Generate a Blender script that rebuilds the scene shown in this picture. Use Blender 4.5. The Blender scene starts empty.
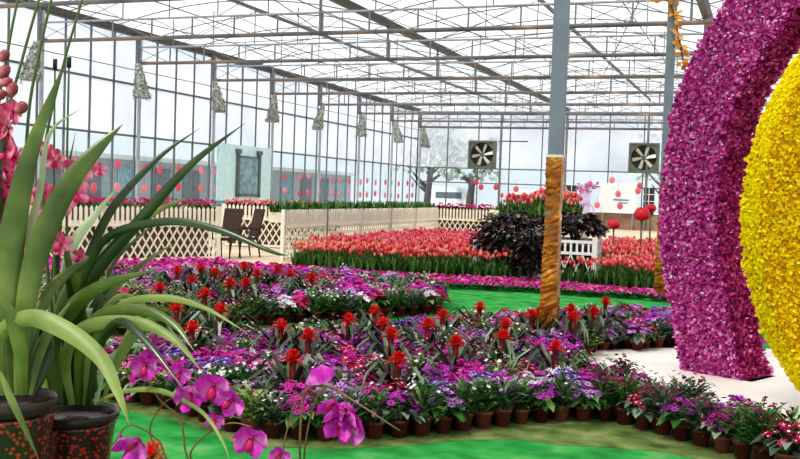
import bpy, math, random
import numpy as np
from mathutils import Vector, Matrix
random.seed(11); RNG = np.random.default_rng(5)
PI = math.pi
scn = bpy.context.scene
COL = scn.collection

# ------------------------------------------------------------------ camera
F = 964.25; H = 1.4
def nrm(a): return a / np.linalg.norm(a)
_A = 366.47; _B = 24.03; _s = 0.03518
_L = (_A*_A + _B*_B + F*F) / (_A - _B*_s)
v1 = nrm(np.array([_A, _B, -F])); v2 = nrm(np.array([_A-_L, _B+_s*_L, -F]))
xr = -v2; up = nrm(np.cross(xr, v1))
M = np.array([xr, v1, up]).T
C0 = np.array([0, 0, H])
cam = bpy.data.objects.new('camera', bpy.data.cameras.new('camera'))
COL.objects.link(cam)
cam.data.sensor_width = 36; cam.data.lens = F/800*36; cam.data.clip_end = 300
R = Matrix([[M[0][i], M[1][i], M[2][i]] for i in range(3)])   # columns = camera axes in world
R = Matrix(M.T.tolist())
cam.matrix_world = Matrix.Translation((0, 0, H)) @ R.to_4x4()
scn.camera = cam
def ray(px, py): return M.T @ np.array([px-400, 229.5-py, -F])
def G(px, py, z=0.0):
    r = ray(px, py); t = (z-H)/r[2]; return C0 + t*r
def WD(px, py, d):            # point at depth d metres in front of the viewer
    return Vector((C0 + ray(px, py)*d/F).tolist())
def pix(w):
    c = M @ (np.array(w, float)-C0); return 400+F*c[0]/-c[2], 229.5-F*c[1]/-c[2], -c[2]

# ------------------------------------------------------------------ materials
def new_mat(name):
    m = bpy.data.materials.new(name); m.use_nodes = True
    nt = m.node_tree; nt.nodes.clear()
    out = nt.nodes.new('ShaderNodeOutputMaterial')
    return m, nt, out
def ramp_mat(name, stops, rough=.6, source='island', scale=8., trans=0., bump=0., metal=0., spec=.3, coords='Object', constant=False, shade=None):
    """colour from a ramp driven by island / object randomness or noise"""
    m, nt, out = new_mat(name); N = nt.nodes.new; Lk = nt.links.new
    b = N('ShaderNodeBsdfPrincipled'); b.inputs['Roughness'].default_value = rough
    b.inputs['Metallic'].default_value = metal; b.inputs['Specular IOR Level'].default_value = spec
    cr = N('ShaderNodeValToRGB'); e = cr.color_ramp.elements
    if constant: cr.color_ramp.interpolation = 'CONSTANT'
    while len(e) < len(stops): e.new(.5)
    for i, (p, c) in enumerate(stops):
        e[i].position = p; e[i].color = (c[0], c[1], c[2], 1)
    tc = N('ShaderNodeTexCoord')
    nz = N('ShaderNodeTexNoise'); nz.inputs['Scale'].default_value = scale; nz.inputs['Detail'].default_value = 4
    Lk(tc.outputs[coords], nz.inputs['Vector'])
    if source == 'island':
        g = N('ShaderNodeNewGeometry'); oi = N('ShaderNodeObjectInfo')
        a = N('ShaderNodeMath'); a.operation = 'ADD'; Lk(g.outputs['Random Per Island'], a.inputs[0]); Lk(oi.outputs['Random'], a.inputs[1])
        fr = N('ShaderNodeMath'); fr.operation = 'FRACT'; Lk(a.outputs[0], fr.inputs[0]); Lk(fr.outputs[0], cr.inputs[0])
    elif source == 'noise':
        mr = N('ShaderNodeMapRange'); mr.inputs[1].default_value = .3; mr.inputs[2].default_value = .7
        Lk(nz.outputs[0], mr.inputs[0]); Lk(mr.outputs[0], cr.inputs[0])
    elif source == 'voronoi':
        v = N('ShaderNodeTexVoronoi'); v.inputs['Scale'].default_value = scale; Lk(tc.outputs[coords], v.inputs['Vector']); Lk(v.outputs['Distance'], cr.inputs[0])
    Lk(cr.outputs[0], b.inputs['Base Color'])
    if bump:
        bp = N('ShaderNodeBump'); bp.inputs['Strength'].default_value = bump; bp.inputs['Distance'].default_value = .02
        Lk(nz.outputs[0], bp.inputs['Height']); Lk(bp.outputs[0], b.inputs['Normal'])
    sh = b.outputs[0]
    if trans:
        t = N('ShaderNodeBsdfTranslucent'); Lk(cr.outputs[0], t.inputs[0])
        mx = N('ShaderNodeMixShader'); mx.inputs[0].default_value = trans
        Lk(b.outputs[0], mx.inputs[1]); Lk(t.outputs[0], mx.inputs[2]); sh = mx.outputs[0]
    Lk(sh, out.inputs[0])
    return m
def pl(name, c, rough=.5, metal=0., var=.12, scale=6., **k):
    lo = tuple(x*(1-var) for x in c); hi = tuple(min(1, x*(1+var)) for x in c)
    return ramp_mat(name, [(0, lo), (1, hi)], rough=rough, metal=metal, source='noise', scale=scale, **k)
def petals(name, c, light=None, dark=.45, trans=.25):
    lt = light or tuple(min(1, x*1.35+.04) for x in c)
    return ramp_mat(name, [(0, tuple(x*dark for x in c)), (.35, c), (.75, c), (1, lt)], rough=.55, trans=trans, spec=.2)
def film_mat(name, col, tr, blotch=.12, scale=.35, emis=0.0):
    """milky plastic film / frosted glazing: part clear, part diffusing"""
    m, nt, out = new_mat(name); N = nt.nodes.new; Lk = nt.links.new
    tc = N('ShaderNodeTexCoord'); nz = N('ShaderNodeTexNoise'); nz.inputs['Scale'].default_value = scale; nz.inputs['Detail'].default_value = 5
    Lk(tc.outputs['Object'], nz.inputs['Vector'])
    cr = N('ShaderNodeValToRGB'); e = cr.color_ramp.elements
    e[0].position = .3; e[1].position = .65
    e[0].color = (*[x*(1-blotch) for x in col], 1); e[1].color = (*col, 1)
    Lk(nz.outputs[0], cr.inputs[0])
    t = N('ShaderNodeBsdfTransparent'); Lk(cr.outputs[0], t.inputs[0])
    d = N('ShaderNodeBsdfTranslucent'); Lk(cr.outputs[0], d.inputs[0])
    mx = N('ShaderNodeMixShader'); mx.inputs[0].default_value = tr
    Lk(d.outputs[0], mx.inputs[1]); Lk(t.outputs[0], mx.inputs[2])
    Lk(mx.outputs[0], out.inputs[0])
    return m
def glass_mat(name, tint, gloss=.12):
    m, nt, out = new_mat(name); N = nt.nodes.new; Lk = nt.links.new
    t = N('ShaderNodeBsdfTransparent'); t.inputs[0].default_value = (*tint, 1)
    g = N('ShaderNodeBsdfGlossy'); g.inputs['Roughness'].default_value = .08
    mx = N('ShaderNodeMixShader'); mx.inputs[0].default_value = gloss
    Lk(t.outputs[0], mx.inputs[1]); Lk(g.outputs[0], mx.inputs[2]); Lk(mx.outputs[0], out.inputs[0])
    return m

MT = {}
MT['steel'] = pl('galvanised_steel', (.20, .215, .23), .45, .3, scale=9)
MT['steel_dark'] = pl('dark_steel', (.10, .105, .11), .5, .2)
MT['steel_pale'] = pl('pale_steel', (.36, .385, .41), .5, .1)
MT['rustpipe'] = ramp_mat('weathered_pipe', [(0, (.07, .07, .075)), (.5, (.17, .17, .165)), (.85, (.30, .20, .14)), (1, (.36, .34, .32))], source='noise', scale=.9, rough=.5)
MT['mullion'] = pl('mullion_grey', (.13, .15, .165), .5)
MT['pole_grey'] = pl('pole_grey', (.20, .235, .26), .42, .2, scale=4)
MT['gold'] = ramp_mat('gold_foil', [(0, (.16, .05, .004)), (.5, (.40, .14, .012)), (.85, (.62, .26, .03)), (1, (.95, .6, .2))], source='noise', scale=7, rough=.22, metal=.5, bump=.8, spec=.6)
MT['white_paint'] = pl('cream_white_paint', (.85, .80, .68), .5, var=.06)
MT['white_clean'] = pl('white_plastic', (.88, .88, .85), .4, var=.04)
MT['cream_box'] = pl('cream_planter', (.74, .70, .55), .6, var=.08)
MT['carpet'] = ramp_mat('green_carpet', [(0, (.03, .17, .035)), (.35, (.035, .27, .06)), (.7, (.06, .36, .085)), (1, (.15, .38, .12))], source='noise', scale=4.5, rough=.95, bump=.3, spec=.05)
MT['clothmat'] = ramp_mat('olive_ground_cloth', [(0, (.07, .10, .03)), (.5, (.16, .22, .07)), (1, (.30, .32, .13))], source='noise', scale=5, rough=.95, bump=.5, spec=.05)
MT['soil'] = ramp_mat('dark_soil', [(0, (.02, .013, .01)), (1, (.07, .045, .03))], source='noise', scale=30, rough=1, bump=.8)
MT['patio'] = ramp_mat('patio_floor', [(0, (.68, .50, .33)), (.6, (.84, .67, .48)), (1, (.9, .78, .6))], source='noise', scale=.8, rough=.45, spec=.3)
MT['platform'] = ramp_mat('white_platform', [(0, (.86, .80, .72)), (1, (.93, .90, .85))], source='noise', scale=2.2, rough=.6)
MT['outside'] = ramp_mat('outside_ground', [(0, (.55, .57, .56)), (1, (.8, .8, .8))], source='noise', scale=.3, rough=.9)
MT['pot'] = ramp_mat('brown_pot', [(0, (.11, .022, .018)), (.5, (.22, .05, .038)), (1, (.36, .11, .08))], source='island', rough=.45)
MT['leaf'] = ramp_mat('flower_leaf', [(0, (.018, .07, .016)), (.5, (.07, .20, .045)), (1, (.26, .42, .14))], rough=.5, trans=.2)
MT['leaf_grey'] = ramp_mat('grey_leaf', [(0, (.03, .05, .035)), (.5, (.12, .17, .11)), (1, (.36, .42, .30))], rough=.55, trans=.15)
MT['leaf_lime'] = ramp_mat('lime_leaf', [(0, (.07, .13, .02)), (.5, (.22, .34, .07)), (1, (.50, .58, .22))], rough=.5, trans=.25)
MT['leaf_dark'] = ramp_mat('dark_leaf', [(0, (.006, .008, .005)), (.5, (.022, .024, .014)), (.8, (.08, .04, .04)), (.93, (.20, .10, .10)), (1, (.24, .26, .18))], rough=.4)
MT['leaf_brom'] = ramp_mat('bromeliad_leaf', [(0, (.015, .035, .016)), (.6, (.045, .085, .035)), (.9, (.16, .22, .12)), (1, (.34, .40, .28))], rough=.32, spec=.5)
MT['leaf_tulip'] = ramp_mat('tulip_leaf', [(0, (.02, .07, .012)), (.5, (.07, .19, .035)), (1, (.22, .38, .12))], rough=.45, trans=.25)
MT['eye'] = pl('flower_eye', (.06, .02, .05), .7)
MT['yeye'] = pl('flower_eye_pale', (.9, .75, .5), .7)
FC = {
 'magenta': (.74, .035, .42), 'purple': (.52, .05, .48), 'violet blue': (.20, .08, .55), 'crimson': (.52, .018, .13),
 'pink': (.86, .24, .48), 'white': (.85, .80, .82), 'lilac': (.62, .30, .66), 'burgundy': (.22, .01, .08)}
for k, c in FC.items(): MT['f_'+k] = petals('petal_'+k.replace(' ', '_'), c, dark=.4)
MT['brom_red'] = ramp_mat('bromeliad_bract', [(0, (.50, .008, .01)), (.6, (.86, .02, .025)), (1, (.95, .10, .06))], rough=.35, trans=.3)
MT['brom_stem'] = ramp_mat('bromeliad_stem', [(0, (.12, .03, .02)), (1, (.42, .03, .03))], rough=.45)
MT['tul_coral'] = ramp_mat('tulip_coral', [(0, (.66, .025, .035)), (.4, (.90, .08, .10)), (.7, (1, .26, .24)), (1, (1, .62, .5))], rough=.4, trans=.35)
MT['tul_pink'] = ramp_mat('tulip_pink', [(0, (.70, .03, .12)), (.45, (.92, .14, .24)), (.8, (1, .33, .38)), (1, (1, .6, .6))], rough=.4, trans=.35)
MT['tul_peach'] = ramp_mat('tulip_peach', [(0, (.85, .12, .1)), (.5, (.98, .40, .30)), (1, (1, .68, .5))], rough=.4, trans=.35)
MT['magenta_clad'] = ramp_mat('magenta_petals', [(0, (.28, .01, .13)), (.25, (.52, .04, .30)), (.6, (.72, .11, .46)), (.85, (.85, .28, .62)), (1, (.97, .68, .87))], rough=.6, trans=.2, spec=.15)
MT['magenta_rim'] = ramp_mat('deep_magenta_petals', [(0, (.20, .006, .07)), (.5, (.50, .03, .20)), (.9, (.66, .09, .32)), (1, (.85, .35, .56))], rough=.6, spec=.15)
MT['magenta_base'] = pl('magenta_base', (.26, .015, .14), .8)
MT['yellow_clad'] = ramp_mat('yellow_petals', [(0, (.70, .36, .0)), (.25, (.95, .62, .002)), (.7, (1, .80, .005)), (1, (1, .88, .05))], rough=.6, trans=.25, spec=.15)
MT['yellow_rim'] = ramp_mat('bright_yellow_petals', [(0, (.98, .80, .0)), (1, (1, .90, .01))], rough=.6, trans=.25, spec=.15)
MT['yellow_base'] = pl('yellow_base', (.55, .30, .004), .8)
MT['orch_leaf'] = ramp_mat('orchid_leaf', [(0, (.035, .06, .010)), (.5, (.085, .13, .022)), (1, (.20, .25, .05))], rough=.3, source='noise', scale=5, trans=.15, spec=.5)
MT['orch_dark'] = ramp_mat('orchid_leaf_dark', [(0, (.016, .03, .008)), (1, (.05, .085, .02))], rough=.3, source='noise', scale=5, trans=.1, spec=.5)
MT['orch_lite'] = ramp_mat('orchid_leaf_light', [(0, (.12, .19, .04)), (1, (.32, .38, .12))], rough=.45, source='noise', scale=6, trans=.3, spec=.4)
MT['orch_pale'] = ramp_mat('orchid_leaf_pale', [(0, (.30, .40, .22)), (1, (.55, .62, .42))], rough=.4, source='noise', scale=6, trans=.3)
MT['stake'] = pl('green_stake', (.09, .13, .04), .5)
MT['stake_cap'] = pl('dark_cap', (.02, .02, .018), .5)
MT['spike'] = pl('flower_spike', (.16, .10, .05), .5, var=.4)
MT['orch_pink'] = ramp_mat('orchid_pink', [(0, (.50, .04, .12)), (.5, (.78, .16, .30)), (1, (.92, .50, .58))], rough=.4, source='noise', scale=25, trans=.3)
MT['orch_bud'] = ramp_mat('orchid_bud', [(0, (.12, .02, .03)), (.6, (.34, .07, .10)), (1, (.60, .22, .26))], rough=.4, source='noise', scale=20)
MT['orch_mag'] = ramp_mat('moth_orchid_magenta', [(0, (.42, .01, .32)), (.5, (.66, .05, .52)), (1, (.85, .35, .72))], rough=.4, source='noise', scale=22, trans=.35)
MT['orch_lip'] = pl('orchid_lip', (.45, .01, .10), .4)
MT['darkpot'] = ramp_mat('speckled_pot', [(0, (.62, .05, .03)), (.34, (.45, .03, .02)), (.42, (.028, .016, .014)), (1, (.035, .02, .018))], source='voronoi', scale=70, rough=.25, spec=.6)
MT['darkpot_rim'] = pl('dark_pot_rim', (.035, .022, .02), .22)
MT['wood'] = pl('bench_wood', (.20, .12, .07), .6, var=.3)
MT['rattan'] = ramp_mat('brown_rattan', [(0, (.035, .02, .016)), (1, (.10, .06, .045))], source='noise', scale=60, rough=.6, bump=.6)
MT['lantern'] = ramp_mat('pink_lantern', [(0, (.80, .16, .24)), (1, (.95, .45, .52))], source='island', rough=.6, trans=.5)
MT['net'] = ramp_mat('grey_net', [(0, (.07, .08, .07)), (.5, (.32, .34, .31)), (1, (.65, .68, .64))], source='noise', scale=16, rough=.9)
MT['upper'] = film_mat('milky_panel', (.84, .86, .905), .4, .20, .55)
MT['farupper'] = film_mat('milky_panel_far', (.86, .88, .92), .45, .26, .45)
MT['roof'] = film_mat('roof_film', (.78, .79, .81), .5, .22, .30)
MT['clear'] = glass_mat('clear_pane', (.80, .87, .88))
MT['cyan'] = pl('pale_cyan_panel', (.58, .80, .84), .5, var=.08)
MT['pad'] = ramp_mat('dark_louvre', [(0, (.12, .24, .27)), (1, (.32, .48, .52))], source='noise', scale=6, rough=.5)
MT['brick'] = ramp_mat('tan_wall', [(0, (.26, .16, .11)), (1, (.42, .28, .20))], source='noise', scale=4, rough=.8)
MT['fan_metal'] = pl('fan_housing', (.16, .18, .15), .5, .2, scale=3)
MT['fan_dark'] = pl('fan_dark', (.04, .05, .045), .7)
MT['fan_blade'] = pl('fan_blade', (.55, .58, .52), .4, .3)
MT['bark'] = pl('bark', (.10, .08, .08), .9, var=.3)
MT['trough_backing_brown'] = pl('trough_backing_brown', (.22, .15, .10), .8, var=.3)
MT['far_leaf'] = ramp_mat('outdoor_foliage', [(0, (.3, .35, .3)), (1, (.6, .66, .6))], rough=.8)
MT['sign_white'] = pl('sign_white', (.9, .92, .93), .4, var=.03)
MT['sign_blue'] = pl('sign_blue', (.10, .35, .45), .5)
MT['orange'] = ramp_mat('autumn_leaf', [(0, (.55, .14, .02)), (1, (.9, .55, .15))], rough=.6, trans=.3)
MT['bigred'] = ramp_mat('red_tulip_ornament', [(0, (.45, .005, .02)), (1, (.75, .03, .06))], source='noise', scale=6, rough=.4)
MT['lilac'] = pl('lilac_panel', (.66, .55, .82), .6)
MT['car'] = pl('vehicle_white', (.82, .85, .88), .3)

# ------------------------------------------------------------------ mesh builder
class MB:
    def __init__(s): s.v = []; s.f = []; s.mi = []; s.sm = []
    def add(s, vs, fs, mi=0, smooth=True):
        o = len(s.v); s.v.extend([tuple(v) for v in vs]); s.f.extend([tuple(i+o for i in f) for f in fs])
        s.mi.extend([mi]*len(fs)); s.sm.extend([smooth]*len(fs))
    def box(s, c, d, rz=0, mi=0, mat=None):
        hx, hy, hz = d[0]/2, d[1]/2, d[2]/2
        vs = [Vector((x, y, z)) for x in (-hx, hx) for y in (-hy, hy) for z in (-hz, hz)]
        m = mat if mat is not None else Matrix.Rotation(rz, 3, 'Z')
        vs = [m @ v + Vector(c) for v in vs]
        s.add(vs, [(0,1,3,2),(4,6,7,5),(0,4,5,1),(2,3,7,6),(0,2,6,4),(1,5,7,3)], mi, False)
    def beam(s, a, b, w, h, mi=0):
        a, b = Vector(a), Vector(b); d = (b-a); L = d.length
        q = d.to_track_quat('X', 'Z').to_matrix()
        s.box((a+b)/2, (L, w, h), mat=q, mi=mi)
    def tube(s, pts, rad, n=6, mi=0, cap=True):
        pts = [Vector(p) for p in pts]; k = len(pts)
        if not hasattr(rad, '__len__'): rad = [rad]*k
        vs = []; prev = None
        for i, p in enumerate(pts):
            t = (pts[min(i+1, k-1)]-pts[max(i-1, 0)]).normalized()
            r = prev if prev is not None else (Vector((0,0,1)) if abs(t.z) < .9 else Vector((1,0,0)))
            a = (r - t*r.dot(t)); a = a.normalized() if a.length > 1e-5 else t.orthogonal().normalized()
            prev = a; b = t.cross(a)
            for j in range(n):
                an = 2*PI*j/n; vs.append(p+(a*math.cos(an)+b*math.sin(an))*rad[i])
        fs = [(i*n+j, i*n+(j+1)%n, (i+1)*n+(j+1)%n, (i+1)*n+j) for i in range(k-1) for j in range(n)]
        if cap: fs += [tuple(range(n-1, -1, -1)), tuple((k-1)*n+j for j in range(n))]
        s.add(vs, fs, mi)
    def lathe(s, prof, n=12, c=(0,0,0), mi=0, squash=None):
        vs = []; k = len(prof)
        for (r, z) in prof:
            for j in range(n):
                an = 2*PI*j/n; rr = r*(squash(j/n, z) if squash else 1)
                vs.append((c[0]+rr*math.cos(an), c[1]+rr*math.sin(an), c[2]+z))
        fs = [(i*n+j, i*n+(j+1)%n, (i+1)*n+(j+1)%n, (i+1)*n+j) for i in range(k-1) for j in range(n)]
        fs += [tuple(range(n-1, -1, -1))]
        if prof[-1][0] > 1e-4: fs += [tuple((k-1)*n+j for j in range(n))]
        s.add(vs, fs, mi)
    def leaf(s, pts, ws, side=None, fold=.15, mi=0):
        """strip with a centre crease; side = width direction hints"""
        pts = [Vector(p) for p in pts]; k = len(pts); vs = []; fs = []
        for i, p in enumerate(pts):
            t = (pts[min(i+1, k-1)]-pts[max(i-1, 0)]).normalized()
            sd = side[i] if isinstance(side, list) else side
            if sd is None:
                sd = t.cross(Vector((0,0,1)))
                if sd.length < 1e-3: sd = Vector((1,0,0))
            sd = Vector(sd); sd = (sd-t*sd.dot(t)).normalized(); nn = sd.cross(t)
            w = ws[i]/2
            vs += [p-sd*w+nn*w*fold, p-nn*w*fold, p+sd*w+nn*w*fold]
        for i in range(k-1):
            a = i*3; fs += [(a, a+1, a+4, a+3), (a+1, a+2, a+5, a+4)]
        s.add(vs, fs, mi)
    def mesh(s, name, mats):
        me = bpy.data.meshes.new(name); me.from_pydata(s.v, [], s.f)
        for m in mats: me.materials.append(MT[m] if isinstance(m, str) else m)
        me.polygons.foreach_set('material_index', s.mi); me.polygons.foreach_set('use_smooth', s.sm)
        me.update(); return me
    def build(s, name, mats, parent=None, **k):
        if isinstance(mats, str): mats = [mats]
        o = bpy.data.objects.new(name, s.mesh(name, mats)); COL.objects.link(o)
        if parent: o.parent = parent
        tag(o, **k); return o
def tag(o, label=None, cat=None, group=None, kind=None):
    for a, b in (('label', label), ('category', cat), ('group', group), ('kind', kind)):
        if b: o[a] = b
    return o
def empty(name, loc=(0,0,0), rz=0, **k):
    o = bpy.data.objects.new(name, None); COL.objects.link(o); o.location = loc; o.rotation_euler = (0,0,rz)
    o.empty_display_size = .05; return tag(o, **k)
def copy_tree(o, loc=None, rz=None, scale=None, parent=None):
    c = o.copy(); COL.objects.link(c)
    if parent is not None: c.parent = parent
    for ch in o.children: copy_tree(ch, parent=c)
    if loc is not None: c.location = loc
    if rz is not None: c.rotation_euler = (0, 0, rz)
    if scale is not None: c.scale = (scale,)*3
    return c
ORD = ['first','second','third','fourth','fifth','sixth','seventh','eighth','ninth','tenth','eleventh','twelfth']
def nth(i):
    if i < 12: return ORD[i]
    k = i+1; return f"{k}{'th' if 10 <= k % 100 <= 20 else {1:'st',2:'nd',3:'rd'}.get(k % 10,'th')}"
def smooth_path(pts, n=6):
    P = [Vector(p) for p in pts]; P = [P[0]*2-P[1]]+P+[P[-1]*2-P[-2]]; out = []
    for i in range(1, len(P)-2):
        for j in range(n):
            t = j/n; a, b, c, d = P[i-1], P[i], P[i+1], P[i+2]
            out.append(.5*((2*b)+(-a+c)*t+(2*a-5*b+4*c-d)*t*t+(-a+3*b-3*c+d)*t**3))
    out.append(P[-2]); return out

# ------------------------------------------------------------------ building shell
WX = -17.09; YF = 47.29; XR = 14.1; Y0 = -1.0
GUT = [WX, -9.3, -1.5, 6.3, XR]; ZG = 5.7; ZA = 6.25
POST_Y = [YF-4*k for k in range(12)]      # 47.3 ... 3.3
def flat(name, poly, z, mat, thick=.03, **k):
    m = MB(); n = len(poly)
    m.add([(x, y, z) for x, y in poly]+[(x, y, z-thick) for x, y in poly],
          [tuple(range(n)), tuple(range(2*n-1, n-1, -1))]+[(i, i+n, (i+1) % n+n, (i+1) % n) for i in range(n)], smooth=False)
    return m.build(name, mat, **k)
flat('ground', [(-80,-12),(60,-12),(60,120),(-80,120)], -.05, 'outside', .1, kind='structure')
flat('floor', [(WX,Y0),(XR,Y0),(XR,YF),(WX,YF)], -.004, 'patio', .05, kind='structure')
carpet = [(-4.6,-.9),(6,-.9),(6,15.0),(-1,15.2),(-4.5,15.2),(-6.5,14.2),(-8.8,13.6),(-10.6,11.2),(-9.5,6.0)]
flat('carpet', carpet, .002, 'carpet', .006, label='bright green carpet laid under and between the flower beds', cat='carpet')

def pane_wall(axis, z0, z1, z2, z3):
    pass
def glazed(name, P, Q, step, zs, upmat, lowmat, low_skip=()):
    """a glazed wall from P to Q (x,y) with mullions, rails at zs; panes below zs[1] clear, above milky"""
    P, Q = Vector((*P, 0)), Vector((*Q, 0)); d = Q-P; L = d.length; t = d/L; n = int(round(L/step))
    fr = MB()
    for i in range(n+1):
        p = P+t*(L*i/n); fr.beam(p, p+Vector((0,0,zs[-1])), .045, .05)
    for z in zs: fr.beam(P+Vector((0,0,z)), Q+Vector((0,0,z)), .06, .055)
    w = fr.build(name, 'mullion', kind='structure')
    nrm_ = Vector((-t.y, t.x, 0))*.012
    for nm, za, zb, mt in (('upper_glazing', zs[1], zs[-1], upmat), ('lower_glazing', zs[0], zs[1], lowmat)):
        m = MB(); a = P+nrm_; b = Q+nrm_
        m.add([(a.x,a.y,za),(b.x,b.y,za),(b.x,b.y,zb),(a.x,a.y,zb)], [(0,1,2,3)], smooth=False)
        m.build(nm, mt, w)
    return w
wl = glazed('wall_left', (WX, Y0+.3), (WX, YF), 1.0, [.75, 2.75, 4.22, 5.6], 'upper', 'clear')
wf = glazed('wall_far', (WX, YF), (XR, YF), 1.6, [.75, 2.02, 2.76, 4.86, 5.6], 'farupper', 'clear')
# far wall: second clear band up to 2.76, milky above
for ch in wf.children:
    zz = {'upper_glazing': (2.76, 5.6), 'lower_glazing': (.75, 2.76)}[ch.name.split('.')[0]]
    for v in ch.data.vertices: v.co.z = zz[0] if v.co.z < (zz[0]+zz[1])/2-.3 else zz[1]
wr = glazed('wall_right', (XR, YF), (XR, Y0+.3), 1.33, [.75, 2.75, 5.6], 'upper', 'clear')
m = MB(); m.box((WX, (Y0+YF)/2, .365), (.16, YF-Y0, .75)); m.build('baseboard_left', 'cream_box', kind='structure')
m = MB(); m.box(((WX+XR)/2, YF, .365), (XR-WX, .16, .75)); m.build('baseboard_far', 'brick', kind='structure')
m = MB(); m.box((XR, (Y0+YF)/2, .365), (.16, YF-Y0, .75)); m.build('baseboard_right', 'cream_box', kind='structure')

# roof spans: shallow arched film with bars
for i in range(4):
    xa, xb = GUT[i], GUT[i+1]; k = 10; m = MB(); pts = []
    for j in range(k+1):
        u = j/k; pts.append((xa+(xb-xa)*u, ZG+.08+(ZA-ZG)*(1-(2*u-1)**2)))
    vs = [(x, y, z) for y in (Y0, YF) for x, z in pts]
    m.add(vs, [(j, j+1, k+2+j, k+1+j) for j in range(k)])
    c = m.build('ceiling', 'roof', kind='structure')
    b = MB(); y = .3
    while y < YF:
        b.tube([(x, y, z-.04) for x, z in pts], .016, 4, cap=False); y += 2.0
    for u in (.25, .75):
        x = xa+(xb-xa)*u; z = ZG+.04+(ZA-ZG)*(1-(2*u-1)**2); b.tube([(x, Y0, z), (x, YF, z)], .018, 4)
    b.build('glazing_bars', 'steel', c)
    r = MB(); r.beam(((xa+xb)/2, Y0, ZA-.02), ((xa+xb)/2, YF, ZA-.02), .07, .08); r.build('ridge_bar', 'steel_dark', c)
names_g = ['along the left glass wall', 'second from the left wall', 'above the foil-wrapped poles', 'right of the foil-wrapped poles', 'along the right wall']
for i, x in enumerate(GUT):
    g = MB(); g.add([(x-.13, y, z) for y in (Y0, YF) for z in (ZG+.08,)]+[(x-.07, y, ZG-.06) for y in (Y0, YF)]+[(x+.07, y, ZG-.06) for y in (Y0, YF)]+[(x+.13, y, ZG+.08) for y in (Y0, YF)],
          [(0,1,3,2),(2,3,5,4),(4,5,7,6)], smooth=False)
    g.build('gutter_beam', 'steel_dark', label=f'long dark roof gutter beam {names_g[i]}', cat='beam')

# lattice trusses
def truss():
    m = MB(); t = empty('roof_truss')
    x0, x1 = WX+.1, XR-.1; zb, zt = 4.82, 5.27
    a = MB(); a.tube([(x0,0,zb),(x1,0,zb)], .047, 8); a.build('bottom_chord', 'rustpipe', t)
    b = MB(); b.tube([(x0,0,zt),(x1,0,zt)], .026, 6); b.build('top_chord', 'steel_pale', t)
    w = MB(); n = 28; st = (x1-x0)/n; q = []
    for i in range(n+1): q += [(x0+i*st, 0, zb), (x0+i*st, 0, zt)]
    for a_, b_ in zip(q, q[1:]):
        r_ = .016 if abs(a_[0]-b_[0]) < .01 else .009
        w.beam(a_, b_, r_*2, r_*2)
    w.build('web_lattice', 'steel', t)
    w = MB(); q = [(x0+i*st, .012, zt if i % 2 else zb) for i in range(n+1)]
    w.tube(q, .008, 4); w.build('diagonal_brace', 'steel_dark', t)
    w = MB()
    for i in range(4):
        xm = (GUT[i]+GUT[i+1])/2
        for dx in (-2.6, -1.3, 0, 1.3, 2.6):
            zz = ZG+.03+(ZA-ZG)*(1-(2*dx/7.8)**2); w.beam((xm+dx, 0, zt), (xm+dx, 0, zz), .022, .022)
        w.beam((xm-2.6, 0, zt), (xm, 0, ZA-.08), .014, .014); w.beam((xm+2.6, 0, zt), (xm, 0, ZA-.08), .014, .014)
        w.beam((xm-1.3, 0, zt), (xm-2.6, 0, ZG+.2), .014, .014); w.beam((xm+1.3, 0, zt), (xm+2.6, 0, ZG+.2), .014, .014)
    for x in GUT: w.beam((x if abs(x-WX) > .1 and abs(x-XR) > .1 else x+(.12 if x < 0 else -.12), 0, zb), (x if abs(x-WX) > .1 and abs(x-XR) > .1 else x+(.12 if x < 0 else -.12), 0, ZG-.06), .05, .05)
    w.build('roof_struts', 'steel', t)
    return t
tr0 = truss(); trY = [y for y in POST_Y if y > 6.0]
for i, y in enumerate(sorted(trY)):
    if i == 0: t = tr0; t.location = (0, y-.1, 0)
    else: t = copy_tree(tr0, loc=(0, y-.1, 0))
    tag(t, f'grey tubular lattice roof truss, {nth(i)} counted from the camera end', 'truss', 'roof trusses')
# long thin bracing rods under the roof
m = MB()
for i, (a, b) in enumerate([((-15.5, 15.3), (-9.3, 47)), ((-9.3, 15.3), (-15.5, 47)), ((-8.5, 15.3), (-1.6, 47)), ((-1.6, 15.3), (-8.5, 47))]):
    m.tube([(a[0], a[1], 5.35), (b[0], b[1], 5.35)], .012, 4)
for y in np.arange(15.3, 47, 4.0):
    m.tube([(-17, y, 5.3), (-13.2, y+4, 6.1)], .01, 4); m.tube([(-9.3, y, 5.3), (-13.2, y+4, 6.1)], .01, 4)
    m.tube([(-9.3, y, 5.3), (-5.4, y+4, 6.1)], .01, 4); m.tube([(-1.5, y, 5.3), (-5.4, y+4, 6.1)], .01, 4)
m.build('brace_rods', 'steel_dark', label='thin dark crossing brace rods strung between the roof trusses', cat='rods')
m = MB(); m.tube([(WX+.35, 8, 4.55), (WX+.35, 47, 4.62)], .012, 4); m.build('hanging_cable', 'steel_dark', label='thin dark cable running under the trusses along the left wall', cat='cable')

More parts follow.
